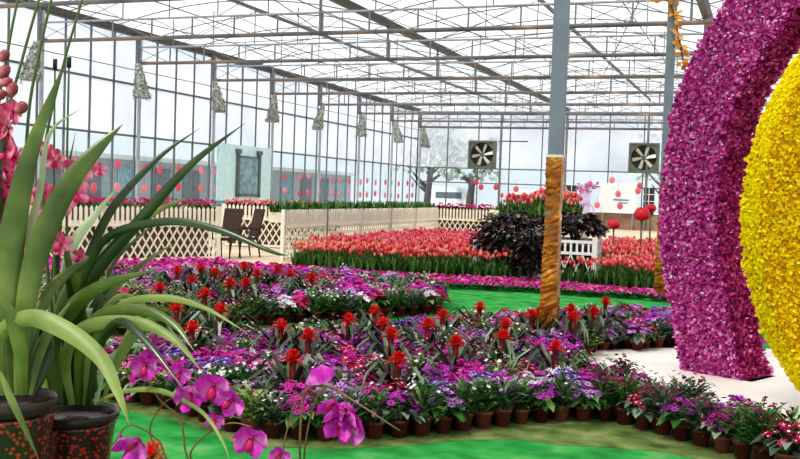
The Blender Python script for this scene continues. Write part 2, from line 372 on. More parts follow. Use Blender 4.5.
# wall columns with rolled nets
def column():
    m = MB(); m.box((0,0,2.8), (.07,.08,5.6)); m.box((0,0,.02), (.2,.2,.04))
    return m.mesh('wall_column', ['steel_pale'])
cm = column()
net_me = None
def net():
    t = MB(); n = 14
    prof = [(.05, .98), (.07, .9), (.12, .7), (.16, .45), (.19, .22), (.21, .05), (.19, .0), (.12, .04)]
    t.lathe(prof[::-1], n, squash=lambda u, z: 1+.18*math.sin(u*31+z*7))
    rr = random.Random(4)
    for i in range(170):
        z = rr.random()*.95; a = rr.random()*2*PI; r = .05+.17*(1-z)
        p = Vector((r*math.cos(a), r*math.sin(a), z)); q = p+Vector((rr.uniform(-.05,.05), rr.uniform(-.05,.05), rr.uniform(-.13,.13)))
        t.tube([p*1.03, (p+q)/2+Vector((p.x, p.y, 0))*.3, q], .008, 3)
    t.v = [(x, y-(1-z)*.22, z) for x, y, z in t.v]
    return t.mesh('hanging_net', ['net'])
net_me = net()
for i, y in enumerate(sorted([p for p in POST_Y])):
    o = bpy.data.objects.new('wall_column', cm); COL.objects.link(o); o.location = (WX+.14, y, 0)
    tag(o, f'pale grey steel column on the left glass wall, {nth(i)} from the camera end', 'column', 'columns of the left wall')
vis = [y for y in sorted(POST_Y) if y > 18]
for i, y in enumerate(vis):
    t = empty('rolled_net', (WX+.52, y-.62, 3.76)); tag(t, f'grey rolled net hanging from the truss end, {nth(i)} from the camera', 'net', 'rolled nets hanging from truss ends')
    o = bpy.data.objects.new('net_bundle', net_me); COL.objects.link(o); o.parent = t; o.rotation_euler = (0, 0, i*1.3)
    c = MB(); c.tube([(0,0,.95), (0,.35,1.08)], .02, 5); c.build('tie_rope', 'steel_dark', t)
# far wall posts
for i, x in enumerate([-17.0+.14, -12.6, -9.3, -5.4, -1.5, 2.4, 6.3, 10.2]):
    if i == 0: continue
    m = MB(); m.box((x, YF-.14, 2.8), (.1,.1,5.6)); m.build('wall_column', 'steel', label=f'grey steel column on the far glass wall, {nth(i-1)} from the left', cat='column', group='columns of the far wall')

# door panel (pale cyan cooler door) on the left wall
d = MB(); d.box((WX+.11, 29.45, 1.88), (.08, 3.6, 1.9)); dd = d.build('door_1', 'cyan', kind='structure')
d = MB(); d.box((WX+.17, 29.55, 1.78), (.05, 1.35, 1.35)); pd = d.build('louvre_window', 'pad', dd)
d = MB()
for yy in (28.82, 30.28): d.box((WX+.2, yy, 1.85), (.08, .13, 1.6)); d.box((WX+.2, yy, 2.62), (.12, .26, .14))
d.box((WX+.2, 29.55, 1.12), (.08, 1.5, .09)); d.box((WX+.2, 29.55, 2.44), (.08, 1.5, .05))
d.build('window_frame', 'mullion', dd)

# ventilator fans on the far wall
def fan(x, label):
    t = empty('ventilator_fan', (x, YF-.1, 3.46)); tag(t, label, 'fan')
    m = MB(); w = .705
    for sx in (-1, 1): m.box((sx*(w-.04), -.1, 0), (.08, .35, 2*w)); m.box((0, -.1, sx*(w-.04)), (2*w-.16, .35, .08))
    m.build('housing', 'fan_metal', t)
    # face plate with round hole
    m = MB(); n = 32; vs = []; fs = []
    for j in range(n):
        a = 2*PI*j/n; c, s_ = math.cos(a), math.sin(a); q = (w-.08)/max(abs(c), abs(s_))
        vs += [(c*.59, -.2, s_*.59), (c*q, -.2, s_*q)]
    for j in range(n): k = (j+1) % n; fs.append((2*j, 2*j+1, 2*k+1, 2*k))
    m.add(vs, fs, smooth=False); m.build('face_plate', 'fan_metal', t)
    m = MB(); m.box((0, .02, 0), (2*w-.16, .03, 2*w-.16)); m.build('back_shutter', 'fan_dark', t)
    for j in range(6):
        a = 2*PI*j/6+.25; u = Vector((math.cos(a), 0, math.sin(a))); v = Vector((-math.sin(a), 0, math.cos(a)))
        b = MB(); vs = []
        for r, wd in ((.1, .06), (.3, .09), (.55, .12)):
            p = u*r+Vector((0, -.1, 0)); vs += [p-v*wd+Vector((0,-.03,0)), p+v*wd*.5+Vector((0,.03,0))]
        b.add(vs, [(0,1,3,2),(2,3,5,4)]); b.build('fan_blade', 'fan_blade', t)
    h = MB(); h.lathe([(0.02,-.03),(.1,-.03),(.1,.03),(.02,.05)], 12)
    o = h.build('hub', 'fan_metal', t); o.rotation_euler = (PI/2, 0, 0); o.location = (0, -.1, 0)
fan(-13.53, 'square grey ventilator fan on the left part of the far wall')
fan(-5.55, 'square grey ventilator fan on the far wall left of magenta ring')
# dark vent bar beside the first fan
m = MB(); m.box((-12.0, YF-.08, 4.16), (1.5, .06, .06)); m.build('trim_1', 'steel_dark', kind='structure')

# white sign board with a small bluish line, dark door frames and lilac arch at the far wall
t = empty('sign_board', (-6.67, YF-.3, 0)); tag(t, 'large white notice board with small blue lines at the far wall', 'sign')
m = MB(); m.box((0, 0, 1.5), (1.72, .05, 1.44)); m.build('board', 'sign_white', t)
for dx in (-.7, .7): m = MB(); m.box((dx, .05, .75), (.05, .05, 1.5)); m.build('leg', 'steel_pale', t)
m = MB(); m.box((.15, -.035, 1.42), (.75, .01, .07)); m.box((.28, -.035, 1.28), (.42, .01, .05)); m.build('blue_lines', 'sign_blue', t)
for i, (x, w) in enumerate([(-9.9, .6), (-8.95, .5), (-5.25, .5), (-4.45, .5)]):
    m = MB(); m.box((x, YF-.12, 1.4), (w, .06, 1.3)); f = m.build(f'window_{i+1}', 'fan_dark', kind='structure')
    m = MB()
    for q in range(1, 4): m.box((x, YF-.16, .75+q*.325), (w, .02, .03))
    m.box((x, YF-.16, 1.4), (.03, .02, 1.3)); m.build('window_bars', 'sign_white', f)
t = empty('lilac_arch', (-8.0, YF-1.2, 0)); tag(t, 'lilac flower-trimmed arch panel standing before the far wall', 'decoration')
m = MB(); m.box((-.1, 0, 1.05), (.5, .08, 2.1)); m.build('panel', 'lilac', t)
m = MB(); m.tube(smooth_path([(-.35,-.06,1.0),(0,-.06,1.25),(.3,-.06,1.0),(.35,-.06,.7)], 4), .04, 6); m.build('arch', 'lilac', t)
m = MB()
for i in range(26):
    p = Vector((random.uniform(-.5,.5), -.1, random.uniform(1.75, 2.2))); m.lathe([(.02,-.05),(.07,0),(.02,.05)], 6, c=p)
m.build('flower_trim', 'f_pink', t)

# pink paper lanterns / hanging balls
def lantern_me():
    m = MB(); m.lathe([(.03,-.16),(.09,-.13),(.13,-.06),(.14,0),(.13,.06),(.09,.13),(.03,.16)], 12); return m.mesh('paper_lantern', ['lantern'])
lme = lantern_me()
cap_me = MB(); cap_me.tube([(0,0,.15),(0,0,.5)], .006, 4); cap_me = cap_me.mesh('hanging_string', ['steel_dark'])
def lantern(p, label, group, s=1.0):
    o = bpy.data.objects.new('paper_lantern', lme); COL.objects.link(o); o.location = p; o.scale = (s*.35, s, s) if group.startswith('lanterns on') else (s,)*3
    c = bpy.data.objects.new('hanging_string', cap_me); COL.objects.link(c); c.parent = o
    tag(o, label, 'lantern', group)
for row, z in (('upper', 1.86), ('lower', 1.28)):
    ys = [y for y in np.arange(20.4, 46.5, 1.0) if not 27.4 < y < 31.6]
    for i, y in enumerate(ys):
        lantern((WX+.12, y+(.25 if (i % 3 == 0) else 0), z+random.uniform(-.06,.06)), f'pink paper lantern on the left glass wall, {nth(i)} of the {row} row', f'lanterns on the left wall, {row} row', .85)
for i, (px, py, Y) in enumerate([(476,182,46.4),(481,187,46.4),(496,187,46.5),(516,189,46.5),(590,184,46.2),(597,205,46.0),(618,194,45.5),(620,206,45.5),(638,191,45.5),(640,186,46.4),(552,188,46.5),(612,180,46.2)]):
    r = ray(px, py); q = C0+r*(Y/r[1])
    lantern(q.tolist(), f'pink paper ball hanging near the far wall, {nth(i)} listed from the left', 'pink balls near the far wall', .95)

# ------------------------------------------------------------------ outside: trees, hedge, vehicle
def tree(x, y, h, label, seed):
    rr = random.Random(seed); t = empty('bare_tree', (x, y, -.05)); tag(t, label, 'tree', None)
    m = MB(); m.tube([(0,0,0),(.05,0,h*.3),(.2,0,h*.55)], [.28,.22,.16], 8)
    for i in range(9):
        a = rr.uniform(0, 2*PI); z = h*rr.uniform(.25,.55); L = h*rr.uniform(.3,.5)
        p = Vector((.12,0,z)); q = p+Vector((math.cos(a)*L*.7, math.sin(a)*L*.4, L*.6)); m.tube([p, (p+q)/2+Vector((0,0,-.1)), q], [.11,.07,.03], 5)
    m.build('trunk', 'bark', t)
    m = MB()
    for i in range(240):
        a = rr.uniform(0,2*PI); r = rr.uniform(.2,1)*h*.42; z = h*rr.uniform(.5,1); p = Vector((math.cos(a)*r, math.sin(a)*r*.6, z))
        u = Vector((rr.uniform(-1,1), rr.uniform(-1,1), rr.uniform(-1,1))).normalized()*.2; v = u.orthogonal()*.6
        m.add([p-u, p-v, p+u, p+v], [(0,1,2,3)])
    m.build('crown', 'far_leaf', t)
t = empty('long_shed', (-23.5, 33, -.05)); tag(t, 'long grey shed outside the left wall, dimly seen through the panes', 'shed')
m = MB(); m.box((0,0,1.15), (3, 34, 2.3)); m.build('walls', 'steel_pale', t)
for k in range(16): m = MB(); m.box((1.52, -16+k*2.1, 1.3), (.04, 1.2, 1.5)); m.build('window', 'mullion' if k % 3 else 'pad', t)
m = MB(); m.box((0,0,2.38), (3.4,34.4,.16)); m.build('roof', 'outside', t)
tree(-15.6, 52, 4.6, 'dark forked tree outside the far wall beneath left fan', 3)
tree(-19.5, 56, 5.5, 'grey tree outside the far left corner', 5)
tree(-5.2, 56, 5.2, 'bare tree outside the far wall behind the notice board', 7)
for i, (x, y, w) in enumerate([(-16.9+0, 53, 2.2), (-12.3, 54, 3.0)]):
    t = empty('parked_van', (x, y, -.05)); tag(t, ['pale van parked outside the far wall, left of the forked tree', 'pale van parked outside the far wall, right of the forked tree'][i], 'van')
    m = MB(); m.add([(-w/2,-.8,.3),(w/2,-.8,.3),(w/2,-.8,1.3),(w/2-.5,-.8,1.85),(-w/2+.1,-.8,1.9),(-w/2,.8,.3),(w/2,.8,.3),(w/2,.8,1.3),(w/2-.5,.8,1.85),(-w/2+.1,.8,1.9)],
        [(0,1,2,3,4),(9,8,7,6,5),(0,5,6,1),(1,6,7,2),(2,7,8,3),(3,8,9,4),(4,9,5,0)], smooth=False); m.build('body', 'car', t)
    m = MB(); m.box((0,-.81,1.4), (w*.7,.02,.35)); m.build('side_window', 'mullion', t)
    for sx in (-1, 1):
        m = MB(); m.lathe([(.02,-.1),(.3,-.1),(.3,.1),(.02,.1)], 14); o = m.build('wheel', 'stake_cap', t); o.rotation_euler = (PI/2,0,0); o.location = (sx*w*.3, -.75, .3)

# ------------------------------------------------------------------ floral rings
def clad(name, samples, mats, parent, size, petals_n=4, lift=.02, seed=1, lab=None):
    """samples: list of (point, normal) -> small ruffled petal clusters as one mesh"""
    rg = np.random.default_rng(seed); P = np.array([s_[0] for s_ in samples]); Nn = np.array([s_[1] for s_ in samples]); n = len(P)
    allv = []; 
    ref = np.tile(np.array([0,0,1.]), (n,1)); A = np.cross(Nn, ref); bad = np.linalg.norm(A, axis=1) < .2
    A[bad] = np.cross(Nn[bad], np.array([1.,0,0])); A /= np.linalg.norm(A, axis=1)[:,None]; B = np.cross(Nn, A)
    V = []
    for k in range(petals_n):
        ang = rg.uniform(0, 2*PI, n); tilt = rg.uniform(.25, 1.25, n); sz = size*rg.uniform(.6, 1.25, n)
        d = np.cos(ang)[:,None]*A+np.sin(ang)[:,None]*B; e = np.cross(Nn, d)
        out = d*np.cos(tilt)[:,None]+Nn*np.sin(tilt)[:,None]
        base = P+rg.normal(0, size*.3, (n,3)); 
        w = sz*.45
        V.append(np.stack([base-e*(w*.35)[:,None], base+e*(w*.35)[:,None], base+out*(sz*.75)[:,None]+e*w[:,None]+Nn*(.12*sz)[:,None], base+out*sz[:,None], base+out*(sz*.75)[:,None]-e*w[:,None]-Nn*(.1*sz)[:,None]], 1))
    V = np.concatenate(V, 0).reshape(-1, 3); nf = len(V)//5
    me = bpy.data.meshes.new(name); me.vertices.add(len(V)); me.vertices.foreach_set('co', V.ravel())
    me.loops.add(nf*5); me.loops.foreach_set('vertex_index', np.arange(nf*5, dtype=np.int32))
    me.polygons.add(nf); me.polygons.foreach_set('loop_start', np.arange(0, nf*5, 5, dtype=np.int32)); me.polygons.foreach_set('loop_total', np.full(nf, 5, dtype=np.int32))
    me.materials.append(MT[mats]); me.update(calc_edges=True); me.validate()
    o = bpy.data.objects.new(name, me); COL.objects.link(o); o.parent = parent
    if lab: o['label'] = lab
    return o
def ring(nm, label, c, a, Ro, Ri, T, mb, mface, mrim, size, dens, seed, zmin, flare=None, rimsize=None, mouter=None, fd=1.0):
    """upright annulus whose front face is offset 0, thickness T backwards, cut off by the platform"""
    t = empty(nm, (c[0], c[1], 0)); tag(t, label, 'floral ring')
    u = np.array([math.cos(a), math.sin(a), 0]); n = np.array([-math.sin(a), math.cos(a), 0]); cz = c[2]
    fl = flare or (lambda th: 0)
    def ends(Rr):   # angles (from +u) where the circle meets z=zmin
        return math.asin(max(-1, (zmin-cz)/Rr))
    m = MB(); K = 96; vs = []; fs = []
    for i in range(K+1):
        s_ = i/K
        for Rr, off in ((Ro,0),(Ro,T),(Ri,T),(Ri,0)):
            e0 = ends(Rr); th = e0+(PI-2*e0)*s_; rr = Rr+fl(th)
            p = off*n+rr*(math.cos(th)*u+math.sin(th)*np.array([0,0,1])); vs.append((p[0], p[1], max(zmin, cz+p[2])))
    for i in range(K):
        for j in range(4): q = (j+1) % 4; fs.append((i*4+j, i*4+q, (i+1)*4+q, (i+1)*4+j))
    fs += [(0,1,2,3), (K*4+3, K*4+2, K*4+1, K*4)]
    m.add(vs, fs, smooth=False); m.build('ring_core', mb, t)
    rg = random.Random(seed)
    def samp(cnt, kind):
        o = []
        while len(o) < cnt:
            th = rg.uniform(-PI, PI)
            if kind in ('front', 'back'):
                Rr = math.sqrt(rg.uniform(Ri**2, Ro**2)); off = 0 if kind == 'front' else T; N_ = -n if kind == 'front' else n
            else:
                Rr = Ro if kind == 'outer' else Ri; off = rg.uniform(0, T)
                rad = math.cos(th)*u+math.sin(th)*np.array([0,0,1]); N_ = rad if kind == 'outer' else -rad
            rr = Rr+fl(th); p = off*n+rr*(math.cos(th)*u+math.sin(th)*np.array([0,0,1])); z = cz+p[2]
            if z < zmin+.01: continue
            o.append(((p[0], p[1], z), tuple(N_)))
        return o
    ar = PI*(Ro**2-Ri**2)
    clad('front_petals', samp(int(ar*dens*fd), 'front'), mface, t, size, 4, seed=seed)
    clad('back_petals', samp(int(ar*dens*.4), 'back'), mface, t, size*1.4, 3, seed=seed+1)
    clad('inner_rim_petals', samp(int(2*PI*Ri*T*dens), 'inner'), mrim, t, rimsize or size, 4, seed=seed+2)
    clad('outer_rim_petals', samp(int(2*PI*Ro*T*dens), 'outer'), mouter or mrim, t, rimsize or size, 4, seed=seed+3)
    return t
ZP = .025
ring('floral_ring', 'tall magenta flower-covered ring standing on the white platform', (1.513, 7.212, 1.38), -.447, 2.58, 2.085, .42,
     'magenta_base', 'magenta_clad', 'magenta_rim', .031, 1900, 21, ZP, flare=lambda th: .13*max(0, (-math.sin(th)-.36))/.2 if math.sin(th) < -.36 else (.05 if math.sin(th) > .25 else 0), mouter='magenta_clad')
ring('floral_ring', 'bright yellow flower-covered ring inside the magenta ring', (1.70, 7.04, 1.37), .33, 1.825, 1.33, .36,
     'yellow_base', 'yellow_clad', 'yellow_rim', .025, 2300, 31, ZP, rimsize=.02, fd=.75)
# white platform
plat = [G(*p)[:2] for p in [(570,378),(578,366),(598,352.5),(650,350.5),(700,350),(760,351),(800,352)]]
front_arc = [G(*p)[:2] for p in [(800,462),(745,444),(700,430),(660,419),(625,408),(597,395)]]
pp = [tuple(map(float, p)) for p in plat]+[(4.6, 8.9), (4.6, 6.2)]+[tuple(map(float, p)) for p in front_arc]
flat('display_platform', pp, ZP, 'platform', .03, label='cream white low platform beneath the two flower rings', cat='platform')

# ------------------------------------------------------------------ poles
def pole(x, y, gz, label, seed):
    t = empty('support_pole', (x, y, 0)); tag(t, label, 'pole')
    m = MB(); m.box((0,0,2.83), (.12,.12,5.62)); m.box((0,0,.03), (.22,.22,.05)); m.build('shaft', 'pole_grey', t)
    rr = random.Random(seed); m = MB(); n = 60; vs = []; K = 12
    cs = [(-1,-1),(-.33,-1),(.33,-1),(1,-1),(1,-.33),(1,.33),(1,1),(.33,1),(-.33,1),(-1,1),(-1,.33),(-1,-.33)]
    for i in range(n+1):
        z = .04+(gz-.04)*i/n; w = .068+.006*math.sin(z*4)
        for (a, b) in cs: q = rr.uniform(-.004, .004); vs.append((a*(w+q), b*(w+q), z+rr.uniform(-.006,.006)))
    m.add(vs, [(i*K+j, i*K+(j+1)%K, (i+1)*K+(j+1)%K, (i+1)*K+j) for i in range(n) for j in range(K)], smooth=False)
    m.build('foil_wrap', 'gold', t)
    m = MB(); m.box((0,0,gz+.005), (.15,.15,.022)); m.build('tape_band', 'cream_box', t)
    # twisted ribbon creases over the foil
    m = MB()
    for i in range(16):
        z = rr.choice([rr.uniform(.75,1.2), rr.uniform(.1, gz-.05)]); a = rr.uniform(-.08,.08)
        m.beam((-.075, -.078, z), (.075, -.078, z+a), .006, .008)
    m.build('foil_creases', 'gold', t)
pole(-1.745, 8.40, 1.76, 'near grey square pole wrapped in gold foil, standing in the flowers', 1)
pole(-1.365, 14.15, 1.6, 'far grey pole wrapped in gold foil, beside the magenta ring', 2)
# garland on the trusses by the far pole
t = empty('leaf_garland', (-1.365, 14.15, 3.4)); tag(t, 'orange autumn leaf garland looped over the far pole top', 'garland')
gp = smooth_path([(-.8,-.2,1.6),(-.45,-.15,1.05),(-.05,-.12,.8),(.1,-.1,.35),(.2,-.1,-.1)], 6)
m = MB(); m.tube(gp, .012, 4); m.build('twig', 'bark', t)
m = MB()
for p in gp:
    for k in range(3):
        q = p+Vector((random.uniform(-.08,.08), random.uniform(-.05,.05), random.uniform(-.08,.08))); u = Vector((random.uniform(-1,1),0,random.uniform(-1,1))).normalized()*.05
        v = u.orthogonal()*.7; m.add([q-u, q-v, q+u, q+v], [(0,1,2,3)])
m.build('leaves', 'orange', t)

# ------------------------------------------------------------------ planter fences
def fence_seg(L, solid=False, dark=False):
    t = empty('planter_fence'); n = int(L/.095)
    m = MB(); m.box((L/2, .17, .84), (L-.04, .30, .2)); m.build('planter_trough', 'trough_backing_brown' if dark else 'cream_box', t)
    if dark: m = MB(); m.box((L/2, .30, .34), (L-.04, .02, .66)); m.build('shadow_backing', 'trough_backing_brown', t)  # added brown panel: stands in for shadow and pots behind the lattice gaps
    if solid:
        m = MB(); m.box((L/2, 0, .5), (L, .02, .98)); m.build('solid_panel', 'cream_box', t)
    else:
        m = MB()
        for i in range(n):
            x = (i+.5)*L/n; m.add([(x-.027,-.02,.68),(x+.027,-.02,.68),(x+.027,-.02,.96),(x,-.02,1.0),(x-.027,-.02,.96),(x-.027,0,.68),(x+.027,0,.68),(x+.027,0,.96),(x,0,1.0),(x-.027,0,.96)],
                [(0,1,2,3,4),(9,8,7,6,5),(0,5,6,1),(1,6,7,2),(2,7,8,3),(3,8,9,4),(4,9,5,0)], smooth=False)
        m.build('picket_row', 'white_paint', t)
        m = MB(); h = .60; st = .155
        k = int((L+h)/st)+1
        for i in range(-int(h/st)-1, k):
            for sgn in (1, -1):
                xa = i*st; xb = xa+h*.62
                p0, p1 = (xa, .05), (xb, .05+h)
                # clip to 0..L
                def at(x): return .05+(x-xa)/(xb-xa)*h
                a, b = max(0, xa), min(L, xb)
                if b-a < .03: continue
                za, zb = at(a), at(b)
                if sgn < 0: za, zb = .05+h-(za-.05), .05+h-(zb-.05)
                m.beam((a, -.012*sgn, za), (b, -.012*sgn, zb), .012, .03)
        m.build('lattice_panel', 'white_paint', t)
    for z in (.05, .66): m = MB(); m.box((L/2, -.01, z), (L, .05, .045)); m.build('rail', 'white_paint', t)
    for x in (0, L): m = MB(); m.box((x, 0, .5), (.07,.07,1.0)); m.build('post', 'white_paint', t)
    return t
def bed_strip(L, leafmat, fmat, dens=70, h=.2):
    """plants growing out of a trough: leaves and blossom heads"""
    rr = random.Random(9); m = MB()
    for i in range(int(L*dens*2)):
        p = Vector((rr.uniform(0,L), rr.uniform(.04,.3), .93)); a = rr.uniform(0,2*PI); r = rr.uniform(.05,.1)
        q = p+Vector((math.cos(a)*r, math.sin(a)*r, rr.uniform(.03,h))); u = Vector((-math.sin(a), math.cos(a), 0))*.035
        m.add([p, (p+q)/2+u, q, (p+q)/2-u], [(0,1,2,3)])
    if fmat:
        for i in range(int(L*dens)):
            p = Vector((rr.uniform(0,L), rr.uniform(.0,.32), .93+rr.uniform(.08,h+.05))); s_ = .035
            m.add([p+Vector((s_*math.cos(b), s_*math.sin(b)*.6, s_*.7*math.sin(b))) for b in np.linspace(0,2*PI,6)[:-1]], [(0,1,2,3,4)], 1)
    return m.mesh('trough_plants', [leafmat, fmat or leafmat])
def fence_run(P, Q, n, labels, plantkind, side=1, solid=False, dark=True):
    P, Q = Vector((*P,0)), Vector((*Q,0)); d = Q-P; L = d.length/n; rz = math.atan2(d.y, d.x)
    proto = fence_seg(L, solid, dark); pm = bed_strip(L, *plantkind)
    for i in range(n):
        t = proto if i == 0 else copy_tree(proto)
        p = P+d*(i/n); t.location = p; t.rotation_euler = (0,0,rz)
        lab, pl_ = labels(i); tag(t, lab, 'fence')
        o = bpy.data.objects.new('trough_plants', pm); COL.objects.link(o); o.location = p; o.rotation_euler = (0,0,rz)
        tag(o, pl_, 'plants', None, 'stuff')
# direction chosen so that local +Y (the trough) lies behind, local -Y faces the camera
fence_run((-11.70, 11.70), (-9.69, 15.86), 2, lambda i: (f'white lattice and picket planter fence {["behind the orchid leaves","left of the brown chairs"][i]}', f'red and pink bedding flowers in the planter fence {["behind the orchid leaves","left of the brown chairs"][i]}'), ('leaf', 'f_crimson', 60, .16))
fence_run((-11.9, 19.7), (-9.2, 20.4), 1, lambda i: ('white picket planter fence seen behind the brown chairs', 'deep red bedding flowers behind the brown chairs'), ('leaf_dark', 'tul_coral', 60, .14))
fence_run((-8.62, 16.45), (-9.10, 27.0), 5, lambda i: (f'cream planter fence beside the long tulip bed, {nth(i)} section from the camera', f'lime green bedding plants in the {nth(i)} planter fence beside tulips'), ('leaf', None, 130, .26), dark=False)
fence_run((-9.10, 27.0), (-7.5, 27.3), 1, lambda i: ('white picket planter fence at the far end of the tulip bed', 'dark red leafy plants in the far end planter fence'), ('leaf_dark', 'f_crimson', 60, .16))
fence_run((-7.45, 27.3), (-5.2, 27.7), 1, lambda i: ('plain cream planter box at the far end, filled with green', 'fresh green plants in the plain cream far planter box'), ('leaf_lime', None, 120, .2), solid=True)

# ------------------------------------------------------------------ chairs
def chair(loc, rz, label):
    t = empty('patio_chair', loc, rz); t.scale = (.86, .90, .86); tag(t, label, 'chair')
    m = MB(); m.box((0,0,.43), (.48,.46,.05)); m.build('seat', 'rattan', t)
    b = MB(); q = Matrix.Rotation(math.radians(-13), 3, 'X'); b.box((0,.30,.80), (.46,.035,.66), mat=q)
    for x in (-.15,-.05,.05,.15): b.box((x,.35,1.06), (.05,.04,.02), mat=q)
    b.build('backrest', 'rattan', t)
    for sx in (-1,1):
        l = MB(); l.tube([(sx*.22,-.2,.66),(sx*.22,-.2,.43),(sx*.24,-.24,0)], .018, 6); l.build('leg', 'rattan', t)
        l = MB(); l.tube([(sx*.22,.2,.45),(sx*.24,.28,0)], .018, 6); l.build('leg', 'rattan', t)
        a = MB(); a.tube(smooth_path([(sx*.24,-.22,.64),(sx*.25,-.05,.67),(sx*.24,.26,.66)], 4), .022, 6); a.build('armrest', 'rattan', t)
chair((-9.86, 16.42, 0), math.radians(4), 'brown high-backed patio chair nearer the white lattice fence')
chair((-9.80, 17.05, 0), math.radians(-32), 'brown high-backed patio chair, further right, tilted sideways')

# ------------------------------------------------------------------ plant kinds
def fan_flower(m, p, nv, r, mi, rr, petals_=8, mie=None):
    nv = nv.normalized(); a = nv.orthogonal().normalized(); b = nv.cross(a); ph = rr.uniform(0, PI)
    vs = [p]; 
    for k in range(petals_*2):
        an = ph+PI*k/petals_; q = r if k % 2 == 0 else r*.62
        vs.append(p+(a*math.cos(an)+b*math.sin(an))*q+nv*(r*.25 if k % 2 == 0 else r*.1))
    n = petals_*2
    m.add(vs, [(0, 1+k, 1+(k+1) % n) for k in range(n)], mi, False)
    if mie is not None:
        e = r*.27; m.add([p+nv*.006+(a*math.cos(t)+b*math.sin(t))*e for t in np.linspace(0, 2*PI, 6)[:-1]], [(0,1,2,3,4)], mie, False)
def pot_mesh(r=.055, h=.10):
    m = MB(); m.lathe([(r*.72,0),(r*.95,h*.82),(r*1.06,h*.82),(r*1.08,h),(r*.96,h),(r*.9,h*.86),(0.0,h*.86)], 14); return m.mesh('pot', ['pot'])
POT = pot_mesh()
def broad_leaves(m, rr, n, z0, rad, h, w, mi=0):
    for i in range(n):
        a = rr.uniform(0, 2*PI); el = rr.uniform(.1, 1.2); L = rad*rr.uniform(.7, 1.15)
        d = Vector((math.cos(a), math.sin(a), 0)); p0 = Vector((0,0,z0))+d*.02
        p1 = p0+d*L*.45*math.cos(el)+Vector((0,0,h*.55*math.sin(el)+.02)); p2 = p0+d*L+Vector((0,0,h*rr.uniform(.15,.8)))
        p3 = p2+d*L*.35+Vector((0,0,-.03))
        m.leaf([p0, p1, p2, p3], [.008, w*.7, w, .006], fold=.2, mi=mi)
def cineraria_meshes(seed, leafmat, fcol, nf=46, R=.108, h0=.165, h1=.245, fr=.0255, far=False):
    rr = random.Random(seed); lf = MB(); broad_leaves(lf, rr, 10 if far else 24, .09, .11, .12, .06)
    fl = MB()
    for i in range(nf):
        a = rr.uniform(0, 2*PI); q = math.sqrt(rr.random()); r = q*R*1.12
        p = Vector((math.cos(a)*r, math.sin(a)*r, h1-(h1-h0)*q*q+rr.uniform(-.015,.015)))
        nv = Vector((math.cos(a)*q*.8+rr.uniform(-.3,.3), math.sin(a)*q*.8+rr.uniform(-.3,.3), 1))
        if far: 
            fan_flower(fl, p, nv, fr*1.5, 0, rr, 4)
        else: fan_flower(fl, p, nv, fr*rr.uniform(.8,1.15), 0, rr, 7, 1)
    eye = 'yeye' if fcol in ('violet blue', 'crimson') else 'eye'
    return lf.mesh('foliage', [leafmat]), fl.mesh('flowers', ['f_'+fcol, eye])
def make_thing(name, parts, with_pot=True):
    t = empty(name)
    if with_pot: o = bpy.data.objects.new('pot', POT); COL.objects.link(o); o.parent = t
    for nm, me in parts: o = bpy.data.objects.new(nm, me); COL.objects.link(o); o.parent = t
    return t
PROT = {}
for c in ('magenta','purple','violet blue','crimson','pink','white','lilac'):
    PROT[c] = [cineraria_meshes(hash(c) % 97+k*7 if False else 10*k+len(c), 'leaf' if k else 'leaf_grey', c) for k in range(2)]
# foliage pots
def bushy(seed, leafmat, fcol, nl=90, R=.12, h=.2, nf=14, w=.022, fr=.014):
    rr = random.Random(seed); lf = MB()
    for i in range(nl):
        a = rr.uniform(0,2*PI); r = R*math.sqrt(rr.random()); z = .1+h*rr.uniform(.1,1)*(1-(r/R)**2*.5)
        p0 = Vector((math.cos(a)*r*.5, math.sin(a)*r*.5, z-.03)); p1 = Vector((math.cos(a)*r, math.sin(a)*r, z)); d = Vector((math.cos(a), math.sin(a), rr.uniform(-.3,.8)))*.035
        lf.leaf([p0, p1, p1+d], [.004, w, .004], fold=.2)
    for i in range(10):
        a = rr.uniform(0,2*PI); r = R*.6; lf.tube([(0,0,.08), (math.cos(a)*r*.5, math.sin(a)*r*.5, .1+h*.5), (math.cos(a)*r, math.sin(a)*r, .08+h*.8)], .003, 3, cap=False)
    fl = MB()
    for i in range(nf):
        a = rr.uniform(0,2*PI); r = R*math.sqrt(rr.random()); z = .12+h*(1-(r/R)**2*.4)*rr.uniform(.75,1.1)
        fan_flower(fl, Vector((math.cos(a)*r, math.sin(a)*r, z)), Vector((math.cos(a)*.6, math.sin(a)*.6-.3, 1)), fr*rr.uniform(.8,1.2), 0, rr, 5)
    return lf.mesh('foliage', [leafmat]), fl.mesh('flowers', ['f_'+fcol])
PROT['green'] = [bushy(1, 'leaf', 'white', 130), bushy(2, 'leaf', 'white', 120, nf=6)]
PROT['lime'] = [bushy(3, 'leaf_lime', 'white', 90, .12, .15, 4, .035), bushy(4, 'leaf_lime', 'pink', 90, .12, .15, 5, .035)]
PROT['silver'] = [bushy(5, 'leaf_grey', 'white', 110, .12, .18, 8, .03), bushy(6, 'leaf_grey', 'lilac', 110, .12, .18, 8, .03)]
PROT['dusky'] = [bushy(7, 'leaf_grey', 'burgundy', 150, .12, .22, 26, .022, .016), bushy(8, 'leaf', 'burgundy', 150, .12, .22, 26, .02, .016)]
KN = {'green': ('potted_foliage_plant', 'bushy green potted plant with tiny white flowers'), 'lime': ('potted_foliage_plant', 'yellow-green leafy potted plant'),
      'silver': ('potted_foliage_plant', 'grey-green leafy potted plant'), 'dusky': ('potted_foliage_plant', 'grey-green potted plant with small burgundy flowers')}
def kname(k): return KN[k] if k in KN else ('potted_cineraria', f'potted {k} cineraria')
PT = {k: [make_thing(kname(k)[0], (('foliage', a), ('flowers', b))) for a, b in v] for k, v in PROT.items()}
used = set()
